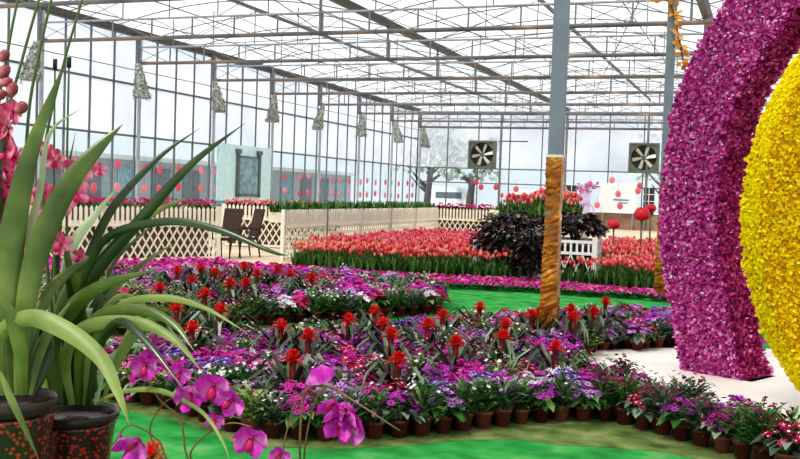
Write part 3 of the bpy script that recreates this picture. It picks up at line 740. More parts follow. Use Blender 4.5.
def place(kind, i, p, rz, s, label, group):
    pr = PT[kind][i % len(PT[kind])]
    if pr.name in used: t = copy_tree(pr, loc=p, rz=rz, scale=s)
    else: used.add(pr.name); t = pr; t.location = p; t.rotation_euler = (0,0,rz); t.scale = (s,)*3
    tag(t, label, 'flower pot' if kind not in KN else 'potted plant', group); return t

def inside(x, y, poly):
    c = False; n = len(poly)
    for i in range(n):
        x1, y1 = poly[i]; x2, y2 = poly[i-1]
        if (y1 > y) != (y2 > y) and x < (x2-x1)*(y-y1)/(y2-y1)+x1: c = not c
    return c
def hexfill(poly, sp, jit, rr, shrink=None):
    xs = [p[0] for p in poly]; ys = [p[1] for p in poly]; o = []; y = min(ys); k = 0
    while y < max(ys):
        x = min(xs)+(sp/2 if k % 2 else 0)
        while x < max(xs):
            X, Y = x+rr.uniform(-jit,jit), y+rr.uniform(-jit,jit)
            if inside(X, Y, poly): o.append((X, Y))
            x += sp
        y += sp*.87; k += 1
    return o
def gpoly(px): return [tuple(map(float, G(*p)[:2])) for p in px]
def along(px, sp, inset=0):
    P = [Vector((*p, 0)) for p in gpoly(px)]; o = []; carry = 0
    for a, b in zip(P, P[1:]):
        L = (b-a).length; d = (b-a)/L; s_ = carry
        while s_ < L: o.append(tuple((a+d*s_)[:2])); s_ += sp
        carry = s_-L
    return o
rr = random.Random(77)
EDGE = [(60,392),(110,399),(180,411),(235,433),(262,438),(330,441),(410,437),(470,430),(520,424),(560,421),(610,421),(660,434),(720,452),(800,478)]
BACK = [(800,466),(745,446),(700,432),(660,421),(625,410),(590,401),(564,386),(572,368),(596,354.5),(680,351),(700,351),(700,337),(640,330),(600,330),(500,337),(440,344),(380,350),(250,357),(60,372)]
fpoly = gpoly(EDGE+BACK)
front = along(EDGE, .145)
def near(p, pts, d): return any((p[0]-q[0])**2+(p[1]-q[1])**2 < d*d for q in pts)
# bromeliads
def brom_meshes(seed):
    q = random.Random(seed); lf = MB()
    for i in range(20):
        a = i*2.4+q.uniform(-.2,.2); L = q.uniform(.22,.34); lift = q.uniform(.08,.26); d = Vector((math.cos(a), math.sin(a), 0))
        pts = [Vector((0,0,.09))+d*.015, Vector((0,0,.12+lift*.55))+d*L*.28, Vector((0,0,.12+lift))+d*L*.62, Vector((0,0,.10+lift*.85))+d*L*.9, Vector((0,0,.05+lift*.6))+d*L*1.08]
        lf.leaf(pts, [.03,.036,.032,.02,.003], fold=.35)
    st = MB(); zt = .36
    for i in range(14):   # bracts wrapped up the stem
        a = i*2.1; z = .14+i*.014; d = Vector((math.cos(a), math.sin(a), 0))
        st.leaf([Vector((0,0,z))+d*.008, Vector((0,0,z+.05))+d*.020, Vector((0,0,z+.085))+d*.026], [.022,.02,.004], fold=.4)
    st.tube([(0,0,.08),(0,0,zt)], .016, 6)
    hd = MB()
    for i in range(26):
        a = i*2.4; t = i/26; L = .088-.03*t; el = -.1+t*1.45; d = Vector((math.cos(a)*math.cos(el), math.sin(a)*math.cos(el), math.sin(el)))
        p = Vector((0,0,zt-.015+t*.03)); hd.leaf([p, p+d*L*.6+Vector((0,0,.006)), p+d*L+Vector((0,0,-.004))], [.02,.03,.004], fold=.3)
    return lf.mesh('leaves', ['leaf_brom']), st.mesh('flower_stem', ['brom_stem']), hd.mesh('flower_head', ['brom_red'])
BP = []
for sd in (1, 2, 3):
    a, b, c = brom_meshes(sd); t = make_thing('potted_bromeliad', (('leaves', a), ('flower_stem', b), ('flower_head', c))); BP.append(t)
BF = [(281,324),(308,334),(349,318),(375,310),(383,322),(391,333),(293,356),(398,358),(428,323),(443,314),(456,341),(480,306),(506,323),(503,335),(532,314),(539,312),(571,308),(574,316),(594,311),(556,346),(606,301),(192,326)]
BM = [(192,279),(230,282),(215,271),(244,265),(201,267),(257,272),(277,270),(290,273),(220,308),(176,306),(177,269),(246,281),(312,276),(160,286),(205,292)]
bromsF = [(p, G(p[0], p[1], .385*1.0)) for p in BF]; bromsM = [(p, G(p[0], p[1], .42)) for p in BM]
allb = []
bi = 0
for lst, where, sc in ((bromsF, 'the near flower bed', 1.0), (bromsM, 'the middle flower bed', 1.08)):
    for j, (px, g) in enumerate(sorted(lst, key=lambda q: q[0][0])):
        pr = BP[bi % 3]; loc = (float(g[0]), float(g[1]), .005)
        if bi < 3: t = pr; t.location = loc
        else: t = copy_tree(pr, loc=loc, rz=rr.uniform(0,6))
        t.scale = (sc,)*3; bi += 1; allb.append((float(g[0]), float(g[1])))
        d = 'tall' if px[1] < 320 else 'open'
        tag(t, f'red star-headed bromeliad in {where}, {nth(j)} from the left', 'bromeliad', f'bromeliads in {where}')
# cloth under the beds
def grow(poly, e):
    cx = sum(p[0] for p in poly)/len(poly); cy = sum(p[1] for p in poly)/len(poly)
    return poly
cl = gpoly([(60,402),(110,409),(180,421),(235,443),(262,447),(330,450),(410,446),(470,440),(520,440),(560,446),(610,448),(660,452),(720,464),(800,492)]+BACK[:10]+[(700,338),(640,329),(600,329),(500,334),(440,336),(400,327),(300,325),(150,332),(0,345),(0,400)])
flat('ground_cloth', cl, .006, 'clothmat', .006, label='olive brown ground cloth under the near flower bed', cat='ground cloth')
# front row: mixed foliage and flower pots
fr_k = ['green','magenta','silver','green','purple','lime','green','green','crimson','silver']
items = []
for i, p in enumerate(front):
    px = pix((p[0], p[1], 0))[0]
    if px < 150: k = rr.choice(['crimson','magenta','lime'])
    elif px < 330: k = ['lime','silver','magenta','green','crimson','silver'][i % 6]
    elif px < 600: k = ['green','green','silver','green','purple','green','lilac'][i % 7]
    else: k = ['dusky','dusky','crimson','dusky','purple','dusky','magenta'][i % 7]
    items.append((p, k, 'front'))
taken = [i[0] for i in items]
def clump(x, y, s=1.0): return math.sin(x*2.7*s+1.3)+math.sin(y*3.1*s+.4)+.7*math.sin((x+y)*4.3*s)
for p in hexfill(fpoly, .172, .025, rr):
    if near(p, taken, .125) or near(p, allb, .085) or near(p, [(-1.745, 8.40), (-1.365, 14.15)], .17): continue
    X, Yp, D = pix((p[0], p[1], .1))
    arc = X > 600 and p[1] < 6.9
    v = clump(*p)+rr.uniform(-1.1,1.1)
    if arc: k = rr.choice(['dusky','dusky','dusky','silver','purple','crimson','green'])
    elif X > 600: k = rr.choice(['silver','violet blue','purple','silver','crimson','lilac'])
    else:
        k = 'magenta' if v > 1.2 else 'crimson' if v > .45 else 'purple' if v > -.4 else 'lilac' if v > -.75 else 'violet blue' if v > -1.1 else 'magenta' if v > -2.0 else 'pink'
        if rr.random() < .07: k = 'white'
        if rr.random() < .15: k = 'green'
        if rr.random() < .12: k = rr.choice(['silver', 'lime', 'silver'])
    items.append((p, k, 'arc' if arc else 'near'))
mpoly = gpoly([(0,343),(60,340),(200,333),(290,325),(345,322),(440,315),(441,303),(385,292),(290,282),(200,276),(150,278),(60,279),(0,281)])
mfront = along([(60,338),(200,331),(290,324),(345,321),(440,314)], .19)
for i, p in enumerate(mfront):
    px = pix((p[0], p[1], 0))[0]
    items.append((p, (['lime','lime','green','silver'] if px < 240 else ['green','silver','white','crimson','green'])[i % (4 if px < 240 else 5)], 'midfront'))
tk = [i[0] for i in items]
for p in hexfill(mpoly, .225, .03, rr):
    if near(p, mfront, .16) or near(p, allb, .10): continue
    v = clump(p[0], p[1], .8)+rr.uniform(-1,1); dpx = pix((p[0], p[1], 0))
    if dpx[1] < 288: k = rr.choice(['pink','magenta','crimson','magenta'])
    else:
        k = 'crimson' if v > 1.1 else 'purple' if v > .2 else 'magenta' if v > -.8 else 'lilac' if v > -1.5 else 'silver'
        if rr.random() < .34: k = rr.choice(['green','silver','green','lime'])
    if p[1] < 9.6 and dpx[0] < 240 and rr.random() < .6: k = 'lime'
    items.append((p, k, 'mid'))
allp = [(pix((p[0], p[1], .1))[2], p, k, z) for p, k, z in items]
allp.sort(key=lambda q: q[0])
cnt = {'c': 0, 'f': 0}; far_stuff = []
fo = 0; mo = 0
ordF = {id_: n for n, id_ in enumerate(sorted([q[1] for q in allp if q[3] == 'front'], key=lambda p: pix((p[0], p[1], 0))[0]))}
ordM = {id_: n for n, id_ in enumerate(sorted([q[1] for q in allp if q[3] == 'midfront'], key=lambda p: pix((p[0], p[1], 0))[0]))}
ZN = {'near': 'massed inside the near flower bed', 'arc': 'in the strip edging the white platform', 'mid': 'massed inside the middle flower bed'}
for n, (D, p, k, z) in enumerate(allp):
    key = 'f' if k in KN else 'c'; cnt[key] += 1
    sc = rr.uniform(.92, 1.12)*(1.0 if z in ('front','near','arc') else 1.12)
    if cnt[key] > 300: far_stuff.append((p, k, sc)); continue
    if z == 'front': lab, grp = f'{kname(k)[1]}, {nth(ordF[p])} from left along near bed front edge', 'pots along the front edge of the near bed'
    elif z == 'midfront': lab, grp = f'{kname(k)[1]}, {nth(ordM[p])} from left along middle bed front edge', 'pots along the front edge of the middle bed'
    else: lab = f'{kname(k)[1]} {ZN[z]}'; grp = lab
    place(k, n, (p[0], p[1], .006), rr.uniform(0,6.28), sc, lab, grp)

# merged fields for what lies beyond the first 300
def arr(me):
    v = np.empty(len(me.vertices)*3); me.vertices.foreach_get('co', v); v = v.reshape(-1,3)
    lt = np.empty(len(me.polygons), dtype=np.int32); me.polygons.foreach_get('loop_total', lt)
    li = np.empty(len(me.loops), dtype=np.int32); me.loops.foreach_get('vertex_index', li)
    mi = np.empty(len(me.polygons), dtype=np.int32); me.polygons.foreach_get('material_index', mi)
    return v, lt, li, mi
def field(name, entries, mats, **k):
    """entries: list of (mesh, material offset, x, y, z, rz, scale)"""
    cache = {}; V = []; LT = []; LI = []; MI = []; off = 0
    for me, mo_, x, y, z, rz, s_ in entries:
        if me.name not in cache: cache[me.name] = arr(me)
        v, lt, li, mi = cache[me.name]; c, s2 = math.cos(rz), math.sin(rz)
        V.append(np.stack([(v[:,0]*c-v[:,1]*s2)*s_+x, (v[:,0]*s2+v[:,1]*c)*s_+y, v[:,2]*s_+z], 1)); LT.append(lt); LI.append(li+off); MI.append(mi+mo_); off += len(v)
    if not V: return
    V = np.concatenate(V); LT = np.concatenate(LT); LI = np.concatenate(LI); MI = np.concatenate(MI)
    me = bpy.data.meshes.new(name); me.vertices.add(len(V)); me.vertices.foreach_set('co', V.ravel())
    me.loops.add(len(LI)); me.loops.foreach_set('vertex_index', LI.astype(np.int32))
    me.polygons.add(len(LT)); me.polygons.foreach_set('loop_start', np.concatenate([[0], np.cumsum(LT)[:-1]]).astype(np.int32)); me.polygons.foreach_set('loop_total', LT)
    for mt in mats: me.materials.append(MT[mt])
    me.polygons.foreach_set('material_index', MI.astype(np.int32)); me.update(calc_edges=True)
    o = bpy.data.objects.new(name, me); COL.objects.link(o); tag(o, **k); return o
cols = ['magenta','purple','violet blue','crimson','pink','white','lilac']
farm = {c: cineraria_meshes(3+i, 'leaf', c, nf=26, far=True) for i, c in enumerate(cols)}
mats = ['leaf']+['f_'+c for c in cols]+['eye', 'pot']; ent = []
ent_g = []
for p, k, sc in far_stuff:
    rz = rr.uniform(0, 6)
    if k in KN:
        ent_g += [(PROT[k][0][0], {'green':0,'lime':1,'silver':2,'dusky':2}[k], p[0], p[1], .006, rz, sc), (PROT[k][0][1], 3, p[0], p[1], .006, rz, sc), (POT, 4, p[0], p[1], .006, rz, sc)]
    else:
        a, b = farm[k]; ent += [(a, 0, p[0], p[1], .006, rz, sc), (b, 1+cols.index(k), p[0], p[1], .006, rz, sc), (POT, 9, p[0], p[1], .006, rz, sc)]
field('cineraria_mass', ent, mats, label='mass of pink, magenta and purple cinerarias at the back of middle bed', cat='flowers', kind='stuff')
field('foliage_mass', ent_g, ['leaf','leaf_lime','leaf_grey','f_white','pot'], label='green leafy pots scattered at the back of the middle bed', cat='plants', kind='stuff')

# ------------------------------------------------------------------ tulips
def tulip_meshes(seed, col, hh=.45):
    q = random.Random(seed); lf = MB()
    for i in range(5):
        a = i*1.3+q.uniform(-.3,.3); d = Vector((math.cos(a), math.sin(a), 0)); L = q.uniform(.22,.34)
        lf.leaf([d*.005, d*.025+Vector((0,0,L*.5)), d*.05+Vector((0,0,L*.85)), d*.08+Vector((0,0,L))], [.02,.042,.034,.003], fold=.3)
    lf.tube([(0,0,0),(.005,0,hh*.5),(0,0,hh-.06)], .004, 4, cap=False)
    bl = MB(); z0 = hh-.07
    for i in range(6):
        a = i*PI/3+(0 if i % 2 else .1); d = Vector((math.cos(a), math.sin(a), 0)); r = .026 if i % 2 else .023
        sd = Vector((-math.sin(a), math.cos(a), 0))
        bl.leaf([Vector((0,0,z0)), d*r+Vector((0,0,z0+.02)), d*r*1.02+Vector((0,0,z0+.048)), d*r*.62+Vector((0,0,z0+.075))], [.01,.034,.032,.005], side=sd, fold=-.25)
    return lf.mesh('leaves_and_stem', ['leaf_tulip']), bl.mesh('bloom', [col])
TM = {c: [tulip_meshes(i+1, c, h_) for i, h_ in enumerate((.43,.46,.49))] for c in ('tul_coral','tul_pink','tul_peach')}
TT = {c: [make_thing('tulip', (('stem_and_leaves', a), ('bloom', b)), False) for a, b in v] for c, v in TM.items()}
tb = gpoly([(288,272),(340,275),(400,278),(460,280.5),(520,283),(526,272),(470,266.5),(463,262)])+[(-5.2,24.2),(-8.5,24.0),(-8.3,19.6),(-8.2,17.0)]
tb[0] = (-7.46,14.47)
rb1 = gpoly([(556,290),(600,292),(665,296),(700,297)])+[(-.75,17.2),(-2.2,17.3),(-3.15,17.3)]
rb1 = [(-3.05,14.9),(-2.3,14.75),(-1.55,14.75),(-.6,14.9),(-.6,17.3),(-3.1,17.3),(-3.05,16.2)]
rb2 = [(-3.2,18.6),(-.5,18.6),(-.8,24.5),(-3.7,24.5)]
ti = []
for p in hexfill(tb, .115, .03, rr):
    if p[0] > -5.7 and 20.6 < p[1] < 21.8: continue
    if p[0] > -4.75 and p[1] > 15.75: continue           # room for the shrub planter
    X, Yp, D = pix((p[0], p[1], 0)); y = p[1]
    if y < 16.0+.0*p[0]: c = rr.choice(['tul_coral','tul_coral','tul_coral','tul_peach'] if X > 330 else ['tul_peach','tul_peach','tul_coral'])
    elif y < 17.6: c = rr.choice(['tul_coral','tul_pink','tul_coral'])
    else: c = rr.choice(['tul_pink','tul_pink','tul_coral'])
    if 16.15 < y < 16.45: continue
    ti.append((p, c, 'left'))
for bed in (rb1, rb2):
    for p in hexfill(bed, .115, .03, rr):
        if near(p, [(-1.365,14.15)], .14) : continue
        if bed is rb1 and p[0] < -2.42 and p[1] > 15.1: continue
        ti.append((p, rr.choice(['tul_coral','tul_pink','tul_coral','tul_peach']), 'right'))
ti = sorted([(pix((p[0], p[1], .3))[2], p, c, s_) for p, c, s_ in ti])
TN = {'tul_coral': 'coral red', 'tul_pink': 'rose pink', 'tul_peach': 'peach pink'}
BN = {'left': 'near edge of the long bed by the planter fence', 'right': 'near edge of the bed beside magenta ring'}
ent = {'left': [], 'right': []}; used2 = set()
for n, (D, p, c, s_) in enumerate(ti):
    k = n % 3; rz = rr.uniform(0,6.28); sc = rr.uniform(.9,1.1)
    if n < 168:
        pr = TT[c][k]
        if pr.name in used2: t = copy_tree(pr, loc=(p[0],p[1],0.0), rz=rz, scale=sc)
        else: used2.add(pr.name); t = pr; t.location = (p[0],p[1],0.0); t.scale = (sc,)*3
        lab = f'{TN[c]} tulip at the {BN[s_]}'; tag(t, lab, 'tulip', lab)
    else:
        a, b = TM[c][k]; o_ = list(TM).index(c)
        ent[s_] += [(a, 0, p[0], p[1], 0, rz, sc), (b, 1+o_, p[0], p[1], 0, rz, sc)]
for c in TT:
    for t in TT[c]:
        if t.name not in used2:
            for ch in list(t.children): bpy.data.objects.remove(ch)
            bpy.data.objects.remove(t)
for k in PT:
    for t in PT[k]:
        if t.name not in used:
            for ch in list(t.children): bpy.data.objects.remove(ch)
            bpy.data.objects.remove(t)
tm = ['leaf_tulip','tul_coral','tul_pink','tul_peach']
field('tulip_mass', ent['left'], tm, label='dense mass of coral and pink tulips in the long bed by planter fence', cat='tulips', kind='stuff')
field('tulip_mass', ent['right'], tm, label='dense mass of coral and pink tulips in beds left of magenta ring', cat='tulips', kind='stuff')
for poly, nm in ((tb, 'long tulip bed by the fence'), (rb1, 'nearer right tulip bed'), (rb2, 'farther right tulip bed'), (mpoly, 'middle flower bed')):
    flat('soil_bed', poly, .012 if poly is not mpoly else .008, 'soil' if poly is not mpoly else 'clothmat', .01, label=f'dark soil patch beneath the {nm}', cat='soil')

# pink ribbon of bedding plants in front of the tulips
def mound(seed, c, c2):
    q = random.Random(seed); m = MB()
    for i in range(22):
        a = q.uniform(0,2*PI); r = .07*math.sqrt(q.random()); p0 = Vector((0,0,.02)); p1 = Vector((math.cos(a)*r, math.sin(a)*r, .08)); m.leaf([p0, p1, p1+Vector((math.cos(a)*.03, math.sin(a)*.03, -.01))], [.01,.035,.004])
    f = MB()
    for i in range(17):
        a = q.uniform(0,2*PI); s_ = math.sqrt(q.random()); r = .078*s_
        fan_flower(f, Vector((math.cos(a)*r, math.sin(a)*r, .125-.035*s_*s_)), Vector((math.cos(a)*s_, math.sin(a)*s_-.3, 1)), .026, 1 if q.random() < .3 else 0, q, 5)
    return m.mesh('foliage', ['leaf']), f.mesh('flowers', [c, c2])
MD = [make_thing('bedding_plant', (('foliage', a), ('flowers', b)), False) for a, b in (mound(1,'f_magenta','f_pink'), mound(2,'f_pink','f_crimson'), mound(3,'f_crimson','f_magenta'))]
MDn = ['magenta', 'light pink', 'crimson']
rib = [(-8.3,13.3),(-7.4,13.35),(-5.86,13.45),(-4.4,13.45),(-3.58,13.7),(-2.73,13.8),(-1.88,13.85),(-1.6,13.85),(-.6,13.8),(-.6,14.65),(-1.88,14.6),(-3.6,15.0),(-5.24,14.6),(-6.6,14.4),(-7.6,14.35),(-8.5,14.2)]
cells = sorted(hexfill(rib, .155, .02, rr), key=lambda p: p[1]); n = 0; extra = []; us = set()
cells = [p for p in cells if not near(p, allb, .12) and not near(p, [(-1.365,14.15)], .16) and not inside(p[0], p[1], mpoly)]
for p in cells:
    n += 1; k = rr.choices([0,1,2], [5,4,2])[0]; rz = rr.uniform(0,6)
    if n > 300: extra.append((p, k, rz)); continue
    if k in us: t = copy_tree(MD[k], loc=(p[0],p[1],.004), rz=rz)
    else: us.add(k); t = MD[k]; t.location = (p[0],p[1],.004)
    lab = f'low {MDn[k]} bedding plant in the ribbon edging the tulip beds'; tag(t, lab, 'bedding plant', lab)
if extra:
    e = []
    for p, k, rz in extra:
        a, b = [ch.data for ch in MD[k].children][:2]
        if a.name.startswith('flowers'): a, b = b, a
        e += [(a, 0, p[0], p[1], .004, rz, 1), (b, {0:1,1:3,2:5}[k], p[0], p[1], .004, rz, 1)]
    field('bedding_mass', e, ['leaf','f_magenta','f_pink','f_pink','f_crimson','f_crimson','f_magenta'], label='rest of the pink bedding ribbon tucked against the tulip stems', cat='flowers', kind='stuff')

# ------------------------------------------------------------------ dark shrubs in white planters
def planter(x, y, w, d, h, rz, label):
    t = empty('planter_box', (x, y, 0), rz); tag(t, label, 'planter')
    m = MB(); m.box((0,0,h*.45), (w-.08,d-.08,h*.86)); m.build('liner', 'leaf_dark', t)
    for a, b in ((-1,-1),(1,-1),(-1,1),(1,1)): m = MB(); m.box((a*w/2, b*d/2, h/2+.03), (.08,.08,h+.06)); m.build('post', 'white_clean', t)
    for sx, L, rot in ((0, w, 0), (1, d, 1)):
        for sgn in (-1, 1):
            m = MB(); k = int(L/.17); ax = (lambda u, z, sg=sgn: (u, sg*d/2, z)) if rot == 0 else (lambda u, z, sg=sgn: (sg*w/2, u, z))
            for z in (.05, h*.72, h*.97): m.beam(ax(-L/2, z), ax(L/2, z), .03, .045)
            for i in range(k*2+1):
                u = -L/2+L*i/(k*2); m.beam(ax(u, h*.72), ax(u, h*.97), .02, .035)
            st = L/k
            for i in range(k):
                u = -L/2+i*st; m.beam(ax(u, .05), ax(u+st, h*.70), .014, .022); m.beam(ax(u+st, .05), ax(u, h*.70), .014, .022)
            m.build('side_panel', 'white_clean', t)
def shrub(x, y, z0, rx, ry, rz_, label, seed, n=650, mats=('leaf_dark',), droop=0):
    q = random.Random(seed); t = empty('leafy_shrub', (x, y, z0)); tag(t, label, 'shrub')
    m = MB()
    for i in range(12):
        a = q.uniform(0,2*PI); m.tube([(0,0,0), (math.cos(a)*rx*.3, math.sin(a)*ry*.3, rz_*.5), (math.cos(a)*rx*.7, math.sin(a)*ry*.7, rz_*.9)], .012, 4)
    m.build('branches', 'bark', t)
    m = MB()
    for i in range(n):
        a = q.uniform(0,2*PI); c = q.uniform(-.55 if droop else -.1,1); s_ = math.sqrt(max(0,1-c*c)); r = q.uniform(.55,1.0)
        p = Vector((math.cos(a)*s_*rx*r, math.sin(a)*s_*ry*r, rz_*(.45+.55*c*r))); d = Vector((math.cos(a), math.sin(a), q.uniform(-.9,.3))).normalized()*q.uniform(.10,.17)
        m.leaf([p, p+d*.5, p+d], [.01, q.uniform(.055,.09), .004], fold=.25)
    m.build('foliage', mats[0], t)
    return t
planter(-4.10, 16.45, 1.0, 1.0, .60, -.1, 'white slatted planter box behind the tulips, under larger dark shrub')
shrub(-4.02, 16.2, .22, .70, .68, .98, 'large dark-leaved shrub in the planter left of the gold pole', 3, 1500, droop=1)
s2 = shrub(-3.52, 15.35, .0, .27, .24, .95, 'dark trailing shrub standing between the two white planters', 5, 420, droop=1)
planter(-2.93, 15.85, .74, 1.1, .74, .1, 'white lattice planter box just right of the gold pole')
shrub(-2.93, 15.95, .60, .46, .6, .60, 'smaller dark-leaved shrub in the planter right of gold pole', 6, 650)
# raised box of tall tulips behind
t = empty('raised_planter', (-4.95, 21.2, 0)); tag(t, 'cream raised planter behind the dark shrub holding tall tulips', 'planter')
m = MB(); m.box((.3,0,.42), (1.9,.9,.84)); m.build('box', 'cream_box', t)
m = MB(); m.box((.3,0,.85), (1.8,.8,.02)); m.build('soil', 'soil', t)
ps = [(x, y) for x in np.arange(-.52, 1.15, .105) for y in np.arange(-.36, .4, .125)]
for i, (x, y) in enumerate(ps[:130]):
    c = rr.choice(['tul_coral','tul_pink','tul_peach']); pr = [o for o in TT[c] if o.name in used2][0]
    u = copy_tree(pr, loc=(-4.95+x+rr.uniform(-.03,.03), 21.2+y+rr.uniform(-.03,.03), .86+rr.uniform(0,.0)), rz=rr.uniform(0,6), scale=rr.uniform(.95,1.45)*(1.0+.3*math.exp(-((x-.5)/.4)**2)))
    lab = f'{TN[c]} tall tulip in the raised cream planter'; tag(u, lab, 'tulip', lab)
# big red tulip ornaments
for (px, py, Y, r, lab) in [(614,224,20.2,.11,'large round red tulip ornament on a stem, left of the pair'), (642,214,19.6,.145,'large red tulip ornament on a stem, nearest the magenta ring'), (651,208,21.5,.10,'small red tulip ornament behind the larger one')]:
    q = ray(px, py); w = C0+q*(Y/q[1]); t = empty('tulip_ornament', (float(w[0]), float(w[1]), 0)); tag(t, lab, 'ornament')
    z = float(w[2]); m = MB(); m.tube([(0,0,0),(0,0,z-r*.8)], .018, 6); m.build('stem', 'stake', t)
    m = MB()
    for i in range(6):
        a = i*PI/3; d = Vector((math.cos(a), math.sin(a), 0)); sd = Vector((-math.sin(a), math.cos(a), 0))
        m.leaf([Vector((0,0,z-r)), d*r*.85+Vector((0,0,z-r*.55)), d*r+Vector((0,0,z)), d*r*.75+Vector((0,0,z+r*.6)), d*r*.35+Vector((0,0,z+r*.95))], [.04,r*1.05,r*1.25,r*.9,.01], side=sd, fold=-.25)
    m.build('petals', 'bigred', t)

# ------------------------------------------------------------------ foreground orchids
BZ = .46
bn = empty('plant_bench', (0,0,0)); tag(bn, 'low dark wooden bench carrying the foreground orchid pots', 'bench')
ctr = WD(150, 405, 3.0); ctr.z = 0
ax = (WD(300,405,3.0)-WD(0,405,3.0)); ax.z = 0; ax.normalize(); ay = Vector((-ax.y, ax.x, 0)); brz = math.atan2(ax.y, ax.x)
m = MB(); c_ = ctr+ay*.0
for k in range(5): m.box(c_+ay*(-.28+k*.14)+Vector((0,0,BZ-.085)), (1.75,.125,.03), rz=brz)
m.build('bench_top', 'wood', bn)
for sx in (-1,1):
    for sy in (-1,1): m = MB(); m.box(c_+ax*sx*.8+ay*sy*.25+Vector((0,0,(BZ-.1)/2)), (.05,.05,BZ-.1), rz=brz); m.build('leg', 'wood', bn)
BT = BZ-.07
def orchid_pot(name, px, py, d, r, label, cat='orchid'):
    p = WD(px, py, d); t = empty(name, (p.x, p.y, BT)); tag(t, label, cat); h = p.z-BT
    m = MB(); m.lathe([(r*.72,0),(r*.78,h*.3),(r*.93,h*.86),(r*.97,h*.88)], 32); m.build('pot', 'darkpot', t)
    m = MB(); m.lathe([(r*.95,h*.90),(r*1.02,h*.93),(r*1.03,h*.99),(r*.99,h),(r*.93,h*.95),(r*.90,h*.9)], 32); m.f.pop(-1) ; m.mi.pop(); m.sm.pop(); m.build('pot_rim', 'darkpot_rim', t)
    m = MB(); m.lathe([(r*.9,h*.80),(r*.9,h*.86),(.01,h*.92)], 20); m.build('potting_bark', 'soil', t)
    return t, Vector((p.x, p.y, BT+h*.85))
def wleaf(root, pxs, d0, d1, wmax, mat, wb=.45, peak=.4, name='leaf', tw=0.0, parent_loc=None):
    """pxs traced control points; depth runs d0 -> d1 along the leaf; width in metres"""
    n = len(pxs); ctrl = [WD(x, y, d0+(d1-d0)*i/(n-1)) for i, (x, y) in enumerate(pxs)]
    pts = smooth_path(ctrl, 7); k = len(pts); ws = []
    for i in range(k):
        u = i/(k-1); w = (wb+(1-wb)*min(1, u/peak)**.8) if u < peak else max(.02, (1-((u-peak)/(1-peak))**1.9))
        ws.append(w*wmax)
    side = []
    for i in range(k):
        t_ = (pts[min(i+1,k-1)]-pts[max(i-1,0)]).normalized(); v = (pts[i]-Vector((0,0,H))).normalized()
        s_ = t_.cross(v); s_ = s_.normalized(); a = tw*(i/(k-1)-.3)
        side.append(s_*math.cos(a)+v*math.sin(a))
    m = MB(); loc = root.location; m.leaf([p-loc for p in pts], ws, side=side, fold=.28)
    return m.build(name, mat, root)
px = 3.0/F
potA, ca = orchid_pot('potted_cymbidium', 76, 410, 3.0, .128, 'large arching cymbidium orchid in the right speckled dark pot')
potB, cb = orchid_pot('potted_cymbidium', 8, 396, 2.72, .135, 'upright cymbidium orchid in the left pot at the frame edge')
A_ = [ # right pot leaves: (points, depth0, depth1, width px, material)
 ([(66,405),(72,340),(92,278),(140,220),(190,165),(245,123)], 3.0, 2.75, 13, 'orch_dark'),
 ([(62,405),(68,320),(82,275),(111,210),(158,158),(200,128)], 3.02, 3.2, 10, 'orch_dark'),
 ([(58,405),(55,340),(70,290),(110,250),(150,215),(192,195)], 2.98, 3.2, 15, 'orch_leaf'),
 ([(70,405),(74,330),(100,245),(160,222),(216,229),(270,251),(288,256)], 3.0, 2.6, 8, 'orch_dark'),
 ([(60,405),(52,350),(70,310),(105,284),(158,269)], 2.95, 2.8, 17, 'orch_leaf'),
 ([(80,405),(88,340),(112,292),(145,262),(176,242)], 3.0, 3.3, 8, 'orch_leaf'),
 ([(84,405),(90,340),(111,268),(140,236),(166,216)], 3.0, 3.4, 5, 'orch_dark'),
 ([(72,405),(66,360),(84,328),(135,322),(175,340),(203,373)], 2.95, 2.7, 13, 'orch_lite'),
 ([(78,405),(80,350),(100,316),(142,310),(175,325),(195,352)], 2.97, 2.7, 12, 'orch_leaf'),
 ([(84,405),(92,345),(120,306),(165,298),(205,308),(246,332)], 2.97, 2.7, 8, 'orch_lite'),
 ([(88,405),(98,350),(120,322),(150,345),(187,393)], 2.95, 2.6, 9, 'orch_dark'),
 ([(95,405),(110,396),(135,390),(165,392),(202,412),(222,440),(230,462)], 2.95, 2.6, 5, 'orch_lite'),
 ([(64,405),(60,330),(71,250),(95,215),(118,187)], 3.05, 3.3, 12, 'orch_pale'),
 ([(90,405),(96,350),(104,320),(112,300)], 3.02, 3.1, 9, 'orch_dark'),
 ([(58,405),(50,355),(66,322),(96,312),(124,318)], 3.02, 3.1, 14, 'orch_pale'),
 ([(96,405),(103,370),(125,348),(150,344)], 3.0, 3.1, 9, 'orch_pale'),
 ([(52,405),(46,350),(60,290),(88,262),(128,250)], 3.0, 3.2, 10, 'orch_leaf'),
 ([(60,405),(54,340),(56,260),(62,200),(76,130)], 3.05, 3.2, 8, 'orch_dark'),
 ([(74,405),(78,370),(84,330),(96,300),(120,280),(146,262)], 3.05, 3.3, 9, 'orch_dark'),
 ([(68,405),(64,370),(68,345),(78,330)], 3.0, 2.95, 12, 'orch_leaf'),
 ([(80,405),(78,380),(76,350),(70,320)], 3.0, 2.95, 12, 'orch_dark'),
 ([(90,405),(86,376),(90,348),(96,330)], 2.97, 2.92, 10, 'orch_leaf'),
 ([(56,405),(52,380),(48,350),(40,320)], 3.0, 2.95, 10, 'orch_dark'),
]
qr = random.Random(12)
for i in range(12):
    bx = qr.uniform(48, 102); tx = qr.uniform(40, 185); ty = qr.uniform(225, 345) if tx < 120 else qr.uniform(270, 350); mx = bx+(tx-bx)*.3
    A_.append(([(bx,405),(mx,(405+ty)/2-12),((mx+tx)/2,ty+4-abs(tx-bx)*.12),(tx,ty+abs(tx-bx)*.1)], 3.02, qr.uniform(2.8,3.35), qr.uniform(5,11), qr.choice(['orch_dark','orch_leaf','orch_dark','orch_lite'])))
